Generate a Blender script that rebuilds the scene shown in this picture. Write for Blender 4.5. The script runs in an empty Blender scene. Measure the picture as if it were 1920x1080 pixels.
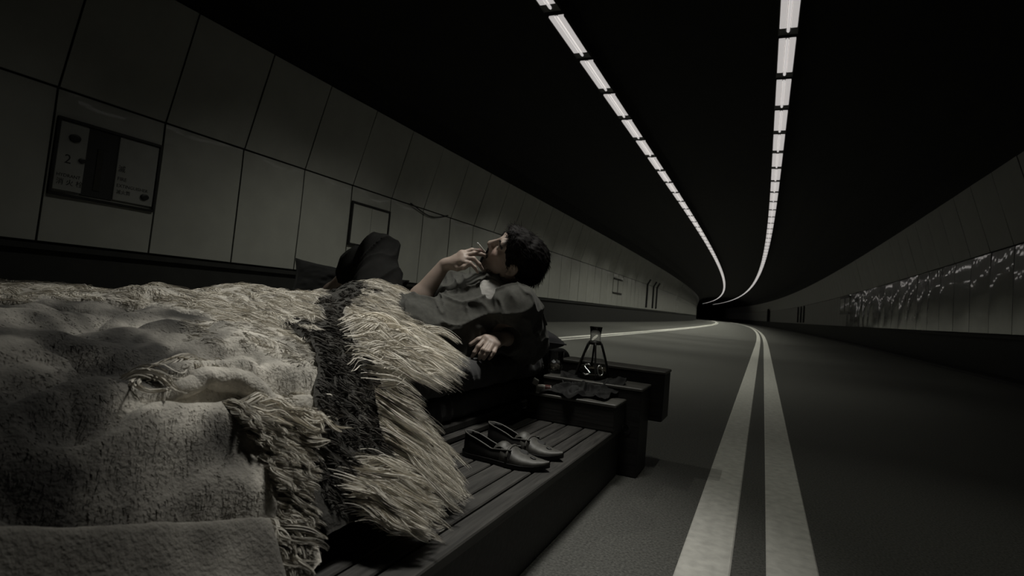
import bpy, math, random
import numpy as np
from mathutils import Vector, Matrix
random.seed(3); RNG = np.random.default_rng(7)
C = bpy.context.scene.collection
SC = bpy.context.scene

# ------------------------------------------------------------------ camera, world, light, exposure
HC, FPX, PPY, YAW, PITCH, ROLL = .67, 1066.7, 486.6, .4217, .0705, .0889
Fv = np.array([-math.sin(YAW)*math.cos(PITCH), math.cos(YAW)*math.cos(PITCH), math.sin(PITCH)])
_r = np.array([math.cos(YAW), math.sin(YAW), 0.]); _u = np.cross(_r, Fv)
Rv = math.cos(ROLL)*_r + math.sin(ROLL)*_u; Uv = -math.sin(ROLL)*_r + math.cos(ROLL)*_u
CAMP = np.array([0, 0, HC])
cd = bpy.data.cameras.new('camera'); cam = bpy.data.objects.new('camera', cd); C.objects.link(cam)
cd.sensor_width = 36; cd.lens = FPX*36/1920; cd.shift_y = -(540-PPY)/1920
cd.clip_start = .02; cd.clip_end = 600
cd.dof.use_dof = True; cd.dof.focus_distance = 2.15; cd.dof.aperture_fstop = 6.3
cam.matrix_world = Matrix(((Rv[0], Uv[0], -Fv[0], 0), (Rv[1], Uv[1], -Fv[1], 0), (Rv[2], Uv[2], -Fv[2], HC), (0, 0, 0, 1)))
SC.camera = cam

w = bpy.data.worlds.new('world'); SC.world = w; w.use_nodes = True
w.node_tree.nodes['Background'].inputs[0].default_value = (.5, .52, .5, 1)
w.node_tree.nodes['Background'].inputs[1].default_value = .0006
SC.view_settings.view_transform = 'Standard'; SC.view_settings.look = 'None'
SC.view_settings.gamma = 1; SC.view_settings.use_curve_mapping = False
SC.view_settings.exposure = 0.0
LAMP_GLOW = .50          # radiance of the tunnel tubes
LAMP_COL = (1, 1, .86)
LAMP_W = 205.0            # watts of the light each lamp group throws on the road
def spot(name, loc, target, watts, angle, blend, radius, col=(1, .97, .9)):
    l = bpy.data.lights.new(name, 'SPOT'); l.energy = watts; l.spot_size = math.radians(angle); l.spot_blend = blend
    l.shadow_soft_size = radius; l.color = col
    o = bpy.data.objects.new(name, l); C.objects.link(o); o.location = loc
    d = Vector(target)-Vector(loc); o.rotation_euler = d.to_track_quat('-Z', 'Y').to_euler()
    return o
# the photographer's soft overhead light above the bed, out of frame
spot('softbox_light', (-.66, 1.78, 2.80), (-.99, 1.47, .45), 185.0, 58, 1., .20, (1, .975, .90))

# ------------------------------------------------------------------ helpers
def link(name, me, mat=None, parent=None):
    o = bpy.data.objects.new(name, me); C.objects.link(o)
    if mat is not None:
        for m in (mat if isinstance(mat, (list, tuple)) else [mat]): me.materials.append(m)
    if parent is not None: o.parent = parent
    return o
def tag(o, label=None, cat=None, group=None, kind=None):
    if label: o['label'] = label
    if cat: o['category'] = cat
    if group: o['group'] = group
    if kind: o['kind'] = kind
    return o
def empty(name, loc, label, cat, group=None):
    o = bpy.data.objects.new(name, None); C.objects.link(o); o.location = loc; o.empty_display_size = .05
    return tag(o, label, cat, group)
def npmesh(name, V, Fc, smooth=False, mi=None):
    V = np.asarray(V, np.float32); Fc = np.asarray(Fc, np.int32)
    me = bpy.data.meshes.new(name); n, k = Fc.shape
    me.vertices.add(len(V)); me.vertices.foreach_set('co', V.ravel())
    me.loops.add(n*k); me.loops.foreach_set('vertex_index', Fc.ravel())
    me.polygons.add(n); me.polygons.foreach_set('loop_start', np.arange(n, dtype=np.int32)*k)
    me.polygons.foreach_set('loop_total', np.full(n, k, np.int32))
    if smooth: me.polygons.foreach_set('use_smooth', np.ones(n, bool))
    if mi is not None: me.polygons.foreach_set('material_index', np.asarray(mi, np.int32))
    me.update(calc_edges=True); return me
def vcol(me, name, col):
    a = me.color_attributes.new(name, 'FLOAT_COLOR', 'POINT')
    col = np.asarray(col, np.float32)
    if col.ndim == 1: col = np.repeat(col[:, None], 3, 1)
    a.data.foreach_set('color', np.concatenate([col, np.ones((len(col), 1), np.float32)], 1).ravel())
def pm(name, V, Fc, smooth=False):
    me = bpy.data.meshes.new(name); me.from_pydata([tuple(map(float, v)) for v in V], [], Fc); me.update()
    if smooth: me.polygons.foreach_set('use_smooth', [True]*len(me.polygons))
    return me
def boxvf(x0, x1, y0, y1, z0, z1, b=0.):
    """box, with chamfered top/side edges when b>0"""
    if b <= 0:
        V = [(x, y, z) for z in (z0, z1) for y in (y0, y1) for x in (x0, x1)]
        return V, [(0, 2, 3, 1), (4, 5, 7, 6), (0, 1, 5, 4), (2, 6, 7, 3), (0, 4, 6, 2), (1, 3, 7, 5)]
    V = []
    for z, i in ((z0, b), (z0+b, 0), (z1-b, 0), (z1, b)):
        xa, xb, ya, yb = x0+i, x1-i, y0+i, y1-i; c = b
        V += [(xa+c, ya, z), (xb-c, ya, z), (xb, ya+c, z), (xb, yb-c, z), (xb-c, yb, z), (xa+c, yb, z), (xa, yb-c, z), (xa, ya+c, z)]
    Fc = [tuple(range(7, -1, -1)), tuple(range(24, 32))]
    for r in range(3):
        for i in range(8): a = r*8+i; b2 = r*8+(i+1) % 8; Fc.append((a, b2, b2+8, a+8))
    return V, Fc
def join(parts):
    V, Fc = [], []
    for v, f in parts:
        o = len(V); V += list(v); Fc += [tuple(i+o for i in q) for q in f]
    return V, Fc
def lathe(prof, seg=32, z0=0.):
    V, Fc = [], []
    for r, z in prof:
        for i in range(seg): a = 2*math.pi*i/seg; V.append((r*math.cos(a), r*math.sin(a), z+z0))
    for k in range(len(prof)-1):
        for i in range(seg):
            j = (i+1) % seg; Fc.append((k*seg+i, k*seg+j, (k+1)*seg+j, (k+1)*seg+i))
    return V, Fc
def tube(pts, r, seg=8, cap=True):
    P = np.asarray(pts, float); n = len(P); rr = np.full(n, r) if np.isscalar(r) else np.asarray(r)
    T_ = np.gradient(P, axis=0); T_ /= np.linalg.norm(T_, axis=1)[:, None]+1e-12
    ref = np.array([0, 0, 1.]) if abs(T_[0][2]) < .9 else np.array([1., 0, 0])
    V = []
    for i in range(n):
        a = np.cross(T_[i], ref); a /= np.linalg.norm(a)+1e-9; b = np.cross(T_[i], a); ref = np.cross(a, T_[i]) if i == 0 else ref
        for k in range(seg):
            t = 2*math.pi*k/seg; V.append(P[i]+rr[i]*(a*math.cos(t)+b*math.sin(t)))
    Fc = [(i*seg+k, i*seg+(k+1) % seg, (i+1)*seg+(k+1) % seg, (i+1)*seg+k) for i in range(n-1) for k in range(seg)]
    if cap: Fc += [tuple(range(seg-1, -1, -1)), tuple(range((n-1)*seg, n*seg))]
    return V, Fc
def at(u, v, t): return CAMP + t*(Fv + Rv*(u-960)/FPX - Uv*(v-PPY)/FPX)   # a point seen at (u,v), t metres deep
# value noise / fbm on point arrays
_H = RNG.random(65536).astype(np.float32)
def vnoise(P):
    P = np.asarray(P, np.float32); I = np.floor(P).astype(np.int64); f = P-I; f = f*f*(3-2*f)
    def h(dx, dy, dz): return _H[((I[..., 0]+dx)*73856093 ^ (I[..., 1]+dy)*19349663 ^ (I[..., 2]+dz)*83492791) & 65535]
    x, y, z = f[..., 0], f[..., 1], f[..., 2]
    a = h(0,0,0)*(1-x)+h(1,0,0)*x; b = h(0,1,0)*(1-x)+h(1,1,0)*x; c = h(0,0,1)*(1-x)+h(1,0,1)*x; d = h(0,1,1)*(1-x)+h(1,1,1)*x
    return ((a*(1-y)+b*y)*(1-z)+(c*(1-y)+d*y)*z)*2-1
def fbm(P, oct=3):
    s, a, r = 0, 1., 0; P = np.asarray(P, np.float32)
    for i in range(oct): s = s+a*vnoise(P*(2**i)+17.3*i); r += a; a *= .5
    return s/r
def n2(X, Y, f=1., s=0., oct=3):
    return fbm(np.stack([np.asarray(X)*f+s, np.asarray(Y)*f-s, np.full(np.shape(X), s*.7+.5)], -1), oct)

# ------------------------------------------------------------------ materials
def mat(name, col, rough=.8, noise=None, bump=None, metal=0., spec=.5, attr=None, coat=0., sheen=0., emit=None):
    """noise=(scale, amount): albedo grain; bump=(scale, strength, distance); attr: colour attribute that multiplies the albedo"""
    m = bpy.data.materials.new(name); m.use_nodes = True; nt = m.node_tree; N, L = nt.nodes, nt.links
    b = N['Principled BSDF']; b.inputs['Roughness'].default_value = rough; b.inputs['Metallic'].default_value = metal
    b.inputs['Specular IOR Level'].default_value = spec; b.inputs['Coat Weight'].default_value = coat
    b.inputs['Sheen Weight'].default_value = sheen
    b.inputs['Base Color'].default_value = (*col, 1)
    out = None
    if noise or attr or bump:
        tc = N.new('ShaderNodeTexCoord')
    if noise:
        nz = N.new('ShaderNodeTexNoise'); nz.inputs['Scale'].default_value = noise[0]; nz.inputs['Detail'].default_value = 5
        L.new(tc.outputs['Object'], nz.inputs['Vector'])
        rp = N.new('ShaderNodeMapRange'); rp.inputs[1].default_value = .3; rp.inputs[2].default_value = .7
        rp.inputs[3].default_value = 1-noise[1]; rp.inputs[4].default_value = 1+noise[1]; L.new(nz.outputs['Fac'], rp.inputs[0])
        mx = N.new('ShaderNodeMix'); mx.data_type = 'RGBA'; mx.blend_type = 'MULTIPLY'; mx.inputs[0].default_value = 1
        mx.inputs[6].default_value = (*col, 1); L.new(rp.outputs[0], mx.inputs[7]); out = mx.outputs[2]
    if attr:
        at_ = N.new('ShaderNodeAttribute'); at_.attribute_name = attr
        mx = N.new('ShaderNodeMix'); mx.data_type = 'RGBA'; mx.blend_type = 'MULTIPLY'; mx.inputs[0].default_value = 1
        if out is not None: L.new(out, mx.inputs[6])
        else: mx.inputs[6].default_value = (*col, 1)
        L.new(at_.outputs['Color'], mx.inputs[7]); out = mx.outputs[2]
    if out is not None: L.new(out, b.inputs['Base Color'])
    if bump:
        nz = N.new('ShaderNodeTexNoise'); nz.inputs['Scale'].default_value = bump[0]; nz.inputs['Detail'].default_value = 4
        L.new(tc.outputs['Object'], nz.inputs['Vector'])
        bp = N.new('ShaderNodeBump'); bp.inputs['Strength'].default_value = bump[1]; bp.inputs['Distance'].default_value = bump[2]
        L.new(nz.outputs['Fac'], bp.inputs['Height']); L.new(bp.outputs[0], b.inputs['Normal'])
    if emit:
        b.inputs['Emission Color'].default_value = (*emit[0], 1); b.inputs['Emission Strength'].default_value = emit[1]
    return m
def glassmat(name, col=(1, 1, 1), ior=1.5, rough=0.):
    m = bpy.data.materials.new(name); m.use_nodes = True; b = m.node_tree.nodes['Principled BSDF']
    b.inputs['Base Color'].default_value = (*col, 1); b.inputs['Transmission Weight'].default_value = 1
    b.inputs['IOR'].default_value = ior; b.inputs['Roughness'].default_value = rough; return m
M = dict(
    asphalt=mat('asphalt', (.095, .095, .087), .62, (130, .55), (320, .5, .004)),
    line=mat('road_paint', (.66, .65, .61), .7, (30, .14), (300, .3, .002)),
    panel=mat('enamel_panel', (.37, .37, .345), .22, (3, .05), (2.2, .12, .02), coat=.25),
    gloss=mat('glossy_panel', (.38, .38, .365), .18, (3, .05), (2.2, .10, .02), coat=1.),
    dull_shaded=mat('dull_shaded_panel', (.24, .24, .225), .5, (3, .05)),  # matt and darker: shade of the upper right tier put into the colour
    joint=mat('dark_joint', (.006, .006, .006), .8),
    base=mat('dark_plinth', (.013, .013, .012), .7, (6, .3)),
    ceil=mat('black_ceiling', (.004, .004, .004), .95, (2, .4)),
    glow=mat('tube_glow', (.8, .77, .74), .5, emit=((1, .955, .93), LAMP_GLOW)),
    glow2=mat('diffuser_glow', (.8, .77, .74), .5, emit=((1, .945, .92), LAMP_GLOW*.86)),
    housing=mat('fixture_housing', (.09, .09, .095), .5, emit=None),
    steel=mat('dark_steel_frame', (.02, .02, .02), .4, metal=.3),
    board=mat('cabinet_board', (.26, .26, .25), .45, (4, .1)),
    ink=mat('black_ink', (.01, .01, .01), .6),
    cable=mat('black_cable', (.008, .008, .008), .5),
)
# ------------------------------------------------------------------ the tunnel (runs along +Y, then bends left)
S0, RC = 17.0, 1000.0
XL, XR = -7.0, 4.17
def T(s, X, Z):
    if s <= S0: return (X, s, Z)
    a = (s-S0)/RC; return (-RC+(RC+X)*math.cos(a), S0+(RC+X)*math.sin(a), Z)
SS = [-8, -4, 0, 2, 4, 6, 8, 10, 12, 14, 17]+[17+k*4 for k in range(1, 110)]
def sweep(prof, ss=SS, closed=False):
    V = [T(s, x, z) for s in ss for x, z in prof]; n = len(prof); Fc = []
    for i in range(len(ss)-1):
        for k in range(n if closed else n-1):
            a = i*n+k; b = i*n+(k+1) % n; Fc.append((a, b, b+n, a+n))
    return V, Fc
def struct(name, me, m, parent=None):
    o = link(name, me, m, parent)
    if parent is None: o['kind'] = 'structure'
    return o
V, Fc = sweep([(XR+.5, -.0), (XR+.5, -.3), (XL-.5, -.3), (XL-.5, -.0)], closed=True)
tag(struct('road', pm('road', V, Fc), M['asphalt']), 'dark grey asphalt road surface curving left through the tunnel')
def stripe(x0, x1, name, label):
    V, Fc = sweep([(x0, .001), (x0+.004, .004), (x1-.004, .004), (x1, .001)])
    tag(struct(name, pm(name, V, Fc), M['line']), label)
stripe(-.178, -.045, 'road_line', 'left stripe of the white double centre line on the road')
stripe(.042, .174, 'road_line', 'right stripe of the white double centre line on the road')
stripe(-3.50, -3.41, 'road_line', 'nearer stripe of the white edge line beyond the bed')
stripe(-3.76, -3.61, 'road_line', 'farther stripe of the white edge line beyond the bed')
# ceiling vault
ZS, ZB, ZT, TILT = 2.5, .85, 3.88, .27
arch = [(XL+TILT*(ZT-ZS)-.05, ZT-.02)]
for k in range(1, 12):
    a = math.pi*(1-k/12); arch.append((-1.415+math.cos(a)*(5.3-.02), ZT+.1+math.sin(a)*1.15))
arch.append((XR-TILT*(ZT-ZS)+.05, ZT-.02))
V, Fc = sweep(arch+[(x, z+.2) for x, z in arch[::-1]], closed=True)
tag(struct('ceiling', pm('ceiling', V, Fc), M['ceil']), 'black vaulted tunnel ceiling carrying two rows of lights')
P_ = 1.199; Y0 = 3.405
def wall(name, X, sg, first, n1, n2, label, yoff):
    """sg=+1: inner face looks to +X"""
    th = .05
    prof = [(X-sg*.03, -.05), (X-sg*.03, ZS), (X-sg*.03+sg*TILT*(ZT-ZS), ZT), (X-sg*.25+sg*TILT*(ZT-ZS), ZT), (X-sg*.25, ZS), (X-sg*.25, -.05)]
    V, Fc = sweep(prof, closed=True); wl = struct(name, pm(name, V, Fc), M['joint']); tag(wl, label)
    def panel(s0, s1, up, far=False):
        g = .012; ss = np.linspace(s0+g, s1-g, 2 if far else 7); bow = .006
        zz = (ZS+.012, ZT) if up else (ZB, ZS-.012); nz = 2 if far else 8; V = []; Fc = []; k = len(ss)
        amp = 0 if far else random.uniform(.5, 1.3)*bow; tw = 0 if far else random.uniform(-.012, .012)
        ph = random.uniform(0, 6)
        for d in (0, 1):
            for j in range(nz):
                f = j/(nz-1); z = zz[0]+f*(zz[1]-zz[0])
                for i, s in enumerate(ss):
                    e = i/(k-1); off = 0
                    if d == 1:
                        off = .0 if far else amp*(math.sin(math.pi*e)*math.sin(math.pi*f))+tw*(e-.5)*f+.004*math.sin(ph+4*e+3*f)*math.sin(math.pi*f)
                        if not far and not up: off -= (.010 if sg > 0 else .016+.010*math.sin(ph*3))*max(0, (f-.62)/.38)**2   # the top edge is rolled back
                    x = X+sg*((TILT*(z-ZS) if up else 0)+(off if d else -.02))
                    V.append(T(s, x, z))
        m = k*nz
        for j in range(nz-1):
            for i in range(k-1):
                a = m+j*k+i; q = (a, a+1, a+1+k, a+k); Fc.append(q if sg > 0 else q[::-1])
        if True:   # rim
            ring = [i for i in range(k)]+[j*k+k-1 for j in range(1, nz)]+[(nz-1)*k+i for i in range(k-2, -1, -1)]+[j*k for j in range(nz-2, 0, -1)]
            for i in range(len(ring)):
                a, b = ring[i], ring[(i+1) % len(ring)]; q = (a, b, b+m, a+m); Fc.append(q if sg > 0 else q[::-1])
        return V, Fc
    for n in range(first, n1):
        for up in (False, True):
            o = link('panel', pm('panel', *panel(yoff+n*P_, yoff+(n+1)*P_, up), smooth=False), M['panel' if sg > 0 else ('dull_shaded' if up else 'gloss')], wl)
    far = [panel(yoff+n*P_, yoff+(n+1)*P_, up, True) for n in range(n1, n2) for up in (False, True)]
    o = link('panel', pm('panel', *join(far)), M['panel' if sg > 0 else 'dull_shaded'], wl); o['kind'] = 'stuff'
    return wl
wall_l = wall('wall_left', XL, 1, -3, 26, 150, 'left tunnel wall clad in two tiers of pale grey panels', Y0)
wall_r = wall('wall_right', XR, -1, -2, 26, 190, 'right tunnel wall clad in glossy grey panels with bright streaks', Y0+.34)
def plinth(name, X, sg, label):
    V, Fc = sweep([(X+sg*.0, -.02), (X+sg*.0, ZB-.09), (X+sg*.06, ZB-.09), (X+sg*.06, ZB-.03), (X-sg*.02, ZB-.03), (X-sg*.02, -.02)], closed=True)
    tag(struct(name, pm(name, V, Fc), M['base']), label)
plinth('baseboard_left', XL, 1, 'dark plinth along the foot of the left wall')
plinth('baseboard_right', XR, -1, 'dark plinth along the foot of the right wall')
V, Fc = sweep([(XR-.42, .0), (XR-.40, .05), (XR-.02, .06), (XR-.02, 0)], closed=True)
tag(struct('kerb', pm('kerb', V, Fc), M['base']), 'low dark kerb along the foot of the right wall')

# ceiling lights: two rows of fluorescent fittings
LP = 1.547; LZ = 4.76
ORD = ['', 'second', 'third', 'fourth', 'fifth', 'sixth', 'seventh', 'eighth', 'ninth', 'tenth', 'eleventh', 'twelfth', 'thirteenth', 'fourteenth', 'fifteenth', 'sixteenth', 'seventeenth', 'eighteenth', 'nineteenth', 'twentieth']
ORD += ['twenty-'+w_ for w_ in ('first', 'second', 'third', 'fourth', 'fifth', 'sixth', 'seventh', 'eighth')]
def fit_mesh(kind):
    w2 = .115
    if kind == 'housing':   # open trough: top slab, two lips, a boxed far end
        return join([boxvf(-w2-.012, w2+.012, 0, 1.40, .03, .075, .006), boxvf(-w2-.012, -w2, 0, 1.40, .0, .035), boxvf(w2, w2+.012, 0, 1.40, .0, .035)])
    if kind == 'diffuser': return join([boxvf(-w2+.002, -.026, 0, 1.2, .002, .03, .004), boxvf(.026, w2-.002, 0, 1.2, .002, .03, .004)])
    if kind == 'tube': return tube([(0, .0, .008), (0, .02, .008), (0, .7, .008), (0, 1.3, .008), (0, 1.325, .008)], [.016, .021, .021, .021, .012], 8)
    if kind == 'end_cap': return join([boxvf(-w2, -.03, 1.21, 1.40, .004, .03, .004), boxvf(.03, w2, 1.21, 1.40, .004, .03, .004), boxvf(-.03, .03, 1.34, 1.40, .004, .03, .004)])
FM = {k: pm(k, *fit_mesh(k)) for k in ('housing', 'diffuser', 'tube', 'end_cap')}
for k, m in (('housing', 'housing'), ('diffuser', 'glow2'), ('tube', 'glow'), ('end_cap', 'housing')): FM[k].materials.append(M[m])
a_, b_ = join([fit_mesh('housing'), fit_mesh('end_cap')]); c_, d_ = join([fit_mesh('diffuser'), fit_mesh('tube')])
FARM = pm('ceiling_light', *join([(a_, b_), (c_, d_)])); FARM.materials.append(M['housing']); FARM.materials.append(M['glow2'])
FARM.polygons.foreach_set('material_index', [0]*len(b_)+[1]*len(d_))
def lights(side, X, yend, first, n):
    for i in range(first, n):
        s = yend+i*LP-1.40; seen = i-first
        if i < 28:
            if seen == 0: lab = f'fluorescent fitting cut off by the frame top, first of the {side} ceiling row'
            else: lab = f'{ORD[seen]} fluorescent fitting from the frame top in the {side} ceiling row'
            grp = f'{side} row of ceiling lights'
        else:
            lab = f'tiny far fitting merging into the curved {side} line of ceiling lights'; grp = f'far end of the {side} ceiling row'
        p = T(s, X, LZ); rz = 0 if s <= S0 else (s-S0)/RC
        if i < 16:
            r = empty('ceiling_light', p, lab, 'ceiling light', grp); r.rotation_euler.z = rz
            for k in FM: link(k, FM[k], None, r)
        else:
            o = link('ceiling_light', FARM); o.location = p; o.rotation_euler.z = rz; tag(o, lab, 'ceiling light', grp)
        if i % 2 == 1 and i < 80: lamp(side, X, s+.7, .67)
def lamp(side, X, s, k=1.):
    """the light of a group of fittings: one beam washes the wall, one lies on the lane"""
    q = T(s, X, LZ-.02); k *= 1 if s < 12 else (1.6 if s < 22 else 2.4)
    if side == 'left':
        spot('lamp_light', q, (q[0]-2.45, q[1], 0), LAMP_W*k*1.1, 84, 1., .0, LAMP_COL)
        spot('lamp_light', q, (q[0]+.9, q[1], 0), LAMP_W*k*1.7, 80, 1., .0, LAMP_COL)
    else: spot('lamp_light', q, (q[0]+1.0, q[1], 0), LAMP_W*k*.13, 82, 1., .0, LAMP_COL)
for s, k in ((6.2, .5), (2.6, .16)): lamp('left', -2.94, s, k)      # the fittings nearer than the frame shows
lamp('right', .105, 5.0, .5)
spot('lamp_light', (.105, 2.3, LZ-.02), (.25, 2.0, 0), LAMP_W*.27, 44, 1., .0, LAMP_COL)
lights('left', -2.94, 7.19, 0, 118)
lights('right', .105, 8.62, 0, 118)

# ------------------------------------------------------------------ things on the left wall
FONT_FIX = {}
def text(body, size, loc, rot, parent, m, name='lettering', ext=.001):
    cu = bpy.data.curves.new(name, 'FONT'); cu.body = body; cu.size = size; cu.extrude = ext; cu.resolution_u = 2
    to = bpy.data.objects.new(name, cu); C.objects.link(to); bpy.context.view_layer.update()
    me = bpy.data.meshes.new_from_object(to.evaluated_get(bpy.context.evaluated_depsgraph_get())); bpy.data.objects.remove(to)
    me.materials.clear(); o = link(name, me, m, parent); o.location = loc; o.rotation_euler = rot; return o
WR = (math.pi/2, 0, math.pi/2)   # lettering that faces +X and reads along +Y
def bx(name, x0, x1, y0, y1, z0, z1, m, parent, b=.004): return link(name, pm(name, *boxvf(x0, x1, y0, y1, z0, z1, b)), m, parent)
cab = empty('fire_cabinet', (XL+.012, 4.0, 1.355), 'fire hydrant and extinguisher cabinet recessed in the left wall, with printed doors', 'cabinet')
def fr(parent, y0, y1, z0, z1, w, d=.03):
    for a in ((y0, y1, z1-w, z1), (y0, y1, z0, z0+w), (y0, y0+w, z0+w, z1-w), (y1-w, y1, z0+w, z1-w)): bx('frame', 0, d, *a, M['steel'], parent, .003)
O = (4.0, 1.355)
fr(cab, 3.425-O[0], 4.583-O[0], 0, .845, .030)
lp = bx('door', .0, .022, 3.462-O[0], 3.742-O[0], .06, .80, M['board'], cab)
rp = bx('door', .0, .022, 4.078-O[0], 4.545-O[0], .06, .80, M['board'], cab)
bx('recess', -.012, .006, 3.744-O[0], 4.076-O[0], .045, .81, M['ink'], cab)
bx('hose_reel', .004, .014, 3.86-O[0], 3.93-O[0], .12, .6, mat('hose', (.012, .011, .006), .7, (30, .4)), cab, .003)
text('2', .14, (.023, 3.535-O[0], 1.715-O[1]), WR, lp, M['ink'])
text('HYDRANT', .05, (.023, 3.48-O[0], 1.565-O[1]), WR, lp, M['ink'])
text('消 火 栓', .075, (.023, 3.485-O[0], 1.482-O[1]), WR, lp, M['ink'])
k_ = lathe([(0, 0), (.058, 0), (.055, .03), (.03, .034), (0, .034)], 20)
def knob(y, z, s, parent, name='knob', fy=1.):
    V = [(v[2]*.8+.022, v[0]*s*fy+y-O[0], v[1]*s*.75+z-O[1]) for v in k_[0]]
    link(name, pm(name, V, k_[1]), M['steel'], parent)
knob(3.606, 2.0, 1.0, lp); knob(3.706, 1.775, .62, lp, 'lock')
knob(4.437, 1.517, .85, rp)
text('滅', .085, (.023, 4.095-O[0], 1.76-O[1]), WR, rp, M['ink'])
text('FIRE', .06, (.023, 4.10-O[0], 1.652-O[1]), WR, rp, M['ink'])
text('EXTINGUISHER', .0545, (.023, 4.10-O[0], 1.575-O[1]), WR, rp, M['ink'])
text('滅火筒', .055, (.023, 4.105-O[0], 1.500-O[1]), WR, rp, M['ink'])
c2 = empty('service_cabinet', (XL+.012, 8.8, 1.40), 'two-door service cabinet in the left wall behind the raised knee', 'cabinet')
fr(c2, -.60, .57, 0, .82, .042)
for a, b in ((-.555, -.012), (-.004, .525)): bx('door', 0, .016, a, b, .045, .775, M['panel'], c2)
p3 = T(29.6, XL+.012, 1.46)
c3 = empty('service_cabinet', p3, 'small distant service cabinet on the left wall beyond the head', 'cabinet'); c3.rotation_euler.z = (29.6-S0)/RC
for z0, z1 in ((.72, .80), (0, .07)): bx('frame', 0, .04, -1.0, 1.0, z0, z1, M['steel'], c3)
bx('frame', 0, .03, -.05, .05, .07, .72, M['steel'], c3); bx('door', 0, .015, -1.0, 1.0, .05, .74, M['panel'], c3)
for s in (38.6, 41.3, 43.0):
    V, Fc = tube([T(s, XL+.06, z) for z in (ZB+.1, 1.4, 2.0, 2.5)]+[T(s, XL+.16+TILT*.3, 2.85)], .06, 8)
    tag(link('wall_pipe', pm('wall_pipe', V, Fc), M['cable']), {38.6: 'nearest of three dark upright pipes on the distant left wall', 41.3: 'middle one of three dark upright pipes on the distant left wall', 43.0: 'farthest of three dark upright pipes on the distant left wall'}[s], 'pipe', 'pipes on the left wall')
cy = [(10.03, 2.52), (10.2, 2.482), (10.42, 2.432), (10.6, 2.398), (10.8, 2.378), (11.0, 2.385), (11.23, 2.425), (11.45, 2.482), (11.6, 2.53)]
tag(link('cable', pm('cable', *tube([(XL+.035, y, z) for y, z in cy], .014, 8), smooth=True), M['cable']), 'black cable sagging from the joint between the left wall panel tiers', 'cable')
p4 = T(35.5, XR-.012, 1.5)
c4 = empty('service_cabinet', p4, 'dim service cabinet on the right wall in the distance', 'cabinet'); c4.rotation_euler.z = (35.5-S0)/RC
for z0, z1 in ((.86, .96), (0, .08)): bx('frame', -.04, 0, -1.6, 1.6, z0, z1, M['steel'], c4)
bx('frame', -.03, 0, -.08, .08, .08, .86, M['steel'], c4); bx('door', -.015, 0, -1.6, 1.6, .05, .9, M['panel'], c4)
for s in (57.5, 60.0, 62.6):
    V, Fc = tube([T(s, XR-.06, z) for z in (ZB+.1, 1.4, 2.0, 2.45)], .07, 8)
    tag(link('wall_pipe', pm('wall_pipe', V, Fc), M['cable']), {57.5: 'nearest of three dark upright pipes on the distant right wall', 60.0: 'middle one of three dark upright pipes on the distant right wall', 62.6: 'farthest of three dark upright pipes on the distant right wall'}[s], 'pipe', 'pipes on the right wall')
p5 = T(100, XR-.1, ZB)
tag(link('door_1', pm('door_1', *boxvf(-.12, .05, -2.2, 2.2, 0, 1.95, .02)), M['joint']), 'black doorway in the right wall far down the tunnel', kind='structure').location = p5
# ------------------------------------------------------------------ platform, timbers, mattresses, pillows
def woodmat(name, col, rough=.6, sc=(3, 40, 40)):
    m = mat(name, col, rough); nt = m.node_tree; N, L = nt.nodes, nt.links; b = N['Principled BSDF']
    tc = N.new('ShaderNodeTexCoord'); mp = N.new('ShaderNodeMapping'); mp.inputs['Scale'].default_value = sc
    nz = N.new('ShaderNodeTexNoise'); nz.inputs['Scale'].default_value = 2; nz.inputs['Detail'].default_value = 7; nz.inputs['Distortion'].default_value = .6
    rp = N.new('ShaderNodeValToRGB'); rp.color_ramp.elements[0].position = .3; rp.color_ramp.elements[1].position = .72
    rp.color_ramp.elements[0].color = (*[c*.45 for c in col], 1); rp.color_ramp.elements[1].color = (*[c*1.5 for c in col], 1)
    bp = N.new('ShaderNodeBump'); bp.inputs['Strength'].default_value = .4; bp.inputs['Distance'].default_value = .003
    L.new(tc.outputs['Object'], mp.inputs[0]); L.new(mp.outputs[0], nz.inputs['Vector']); L.new(nz.outputs['Fac'], rp.inputs[0])
    L.new(rp.outputs[0], b.inputs['Base Color']); L.new(nz.outputs['Fac'], bp.inputs['Height']); L.new(bp.outputs[0], b.inputs['Normal']); return m
M['deck'] = woodmat('dark_stained_plank', (.042, .040, .037), .55, (40, 3, 40))
M['littop'] = woodmat('lit_timber_top', (.10, .097, .088), .5, (3, 40, 40))  # lighter than the blocks: light from above put into the colour
M['timber'] = woodmat('dark_timber', (.017, .016, .0145), .6, (3, 40, 40))
M['sheet'] = mat('dark_sheet', (.030, .030, .032), .75, (9, .2), (240, .15, .002), sheen=.08)
M['cushion'] = mat('charcoal_cushion', (.055, .055, .060), .85, (12, .2), (300, .2, .002), sheen=.2)
DZ = .20
plat = empty('wooden_platform', (-1.9, .9, 0), 'low dark plank platform under the bed, standing on the road', 'platform')
PO = np.array([-1.9, .9, 0])
def pbox(name, x0, x1, y0, y1, z0, z1, m, b, parent, O=PO):
    return link(name, pm(name, *boxvf(x0-O[0], x1-O[0], y0-O[1], y1-O[1], z0-O[2], z1-O[2], b)), m, parent)
xe = [-.500, -.562, -.615, -.684, -.742, -.806, -.866, -.93]
for i in range(len(xe)-1):
    dz = random.uniform(-.0015, .0015)
    pbox('plank', xe[i+1]+.003, xe[i]-.003, -.75, 2.36, DZ-.024+dz, DZ+dz, M['deck'], .003, plat)
x = -.93
while x > -3.0:
    pbox('plank', x-.137, x-.003, -.75, 2.92, DZ-.024, DZ, M['deck'], .003, plat); x -= .14
pbox('side_board', -.545, -.512, -.75, 2.36, .0, DZ-.026, M['timber'], .003, plat)
pbox('side_board', -3.04, -3.0, -.75, 2.36, .0, DZ-.026, M['timber'], .003, plat)
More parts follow.
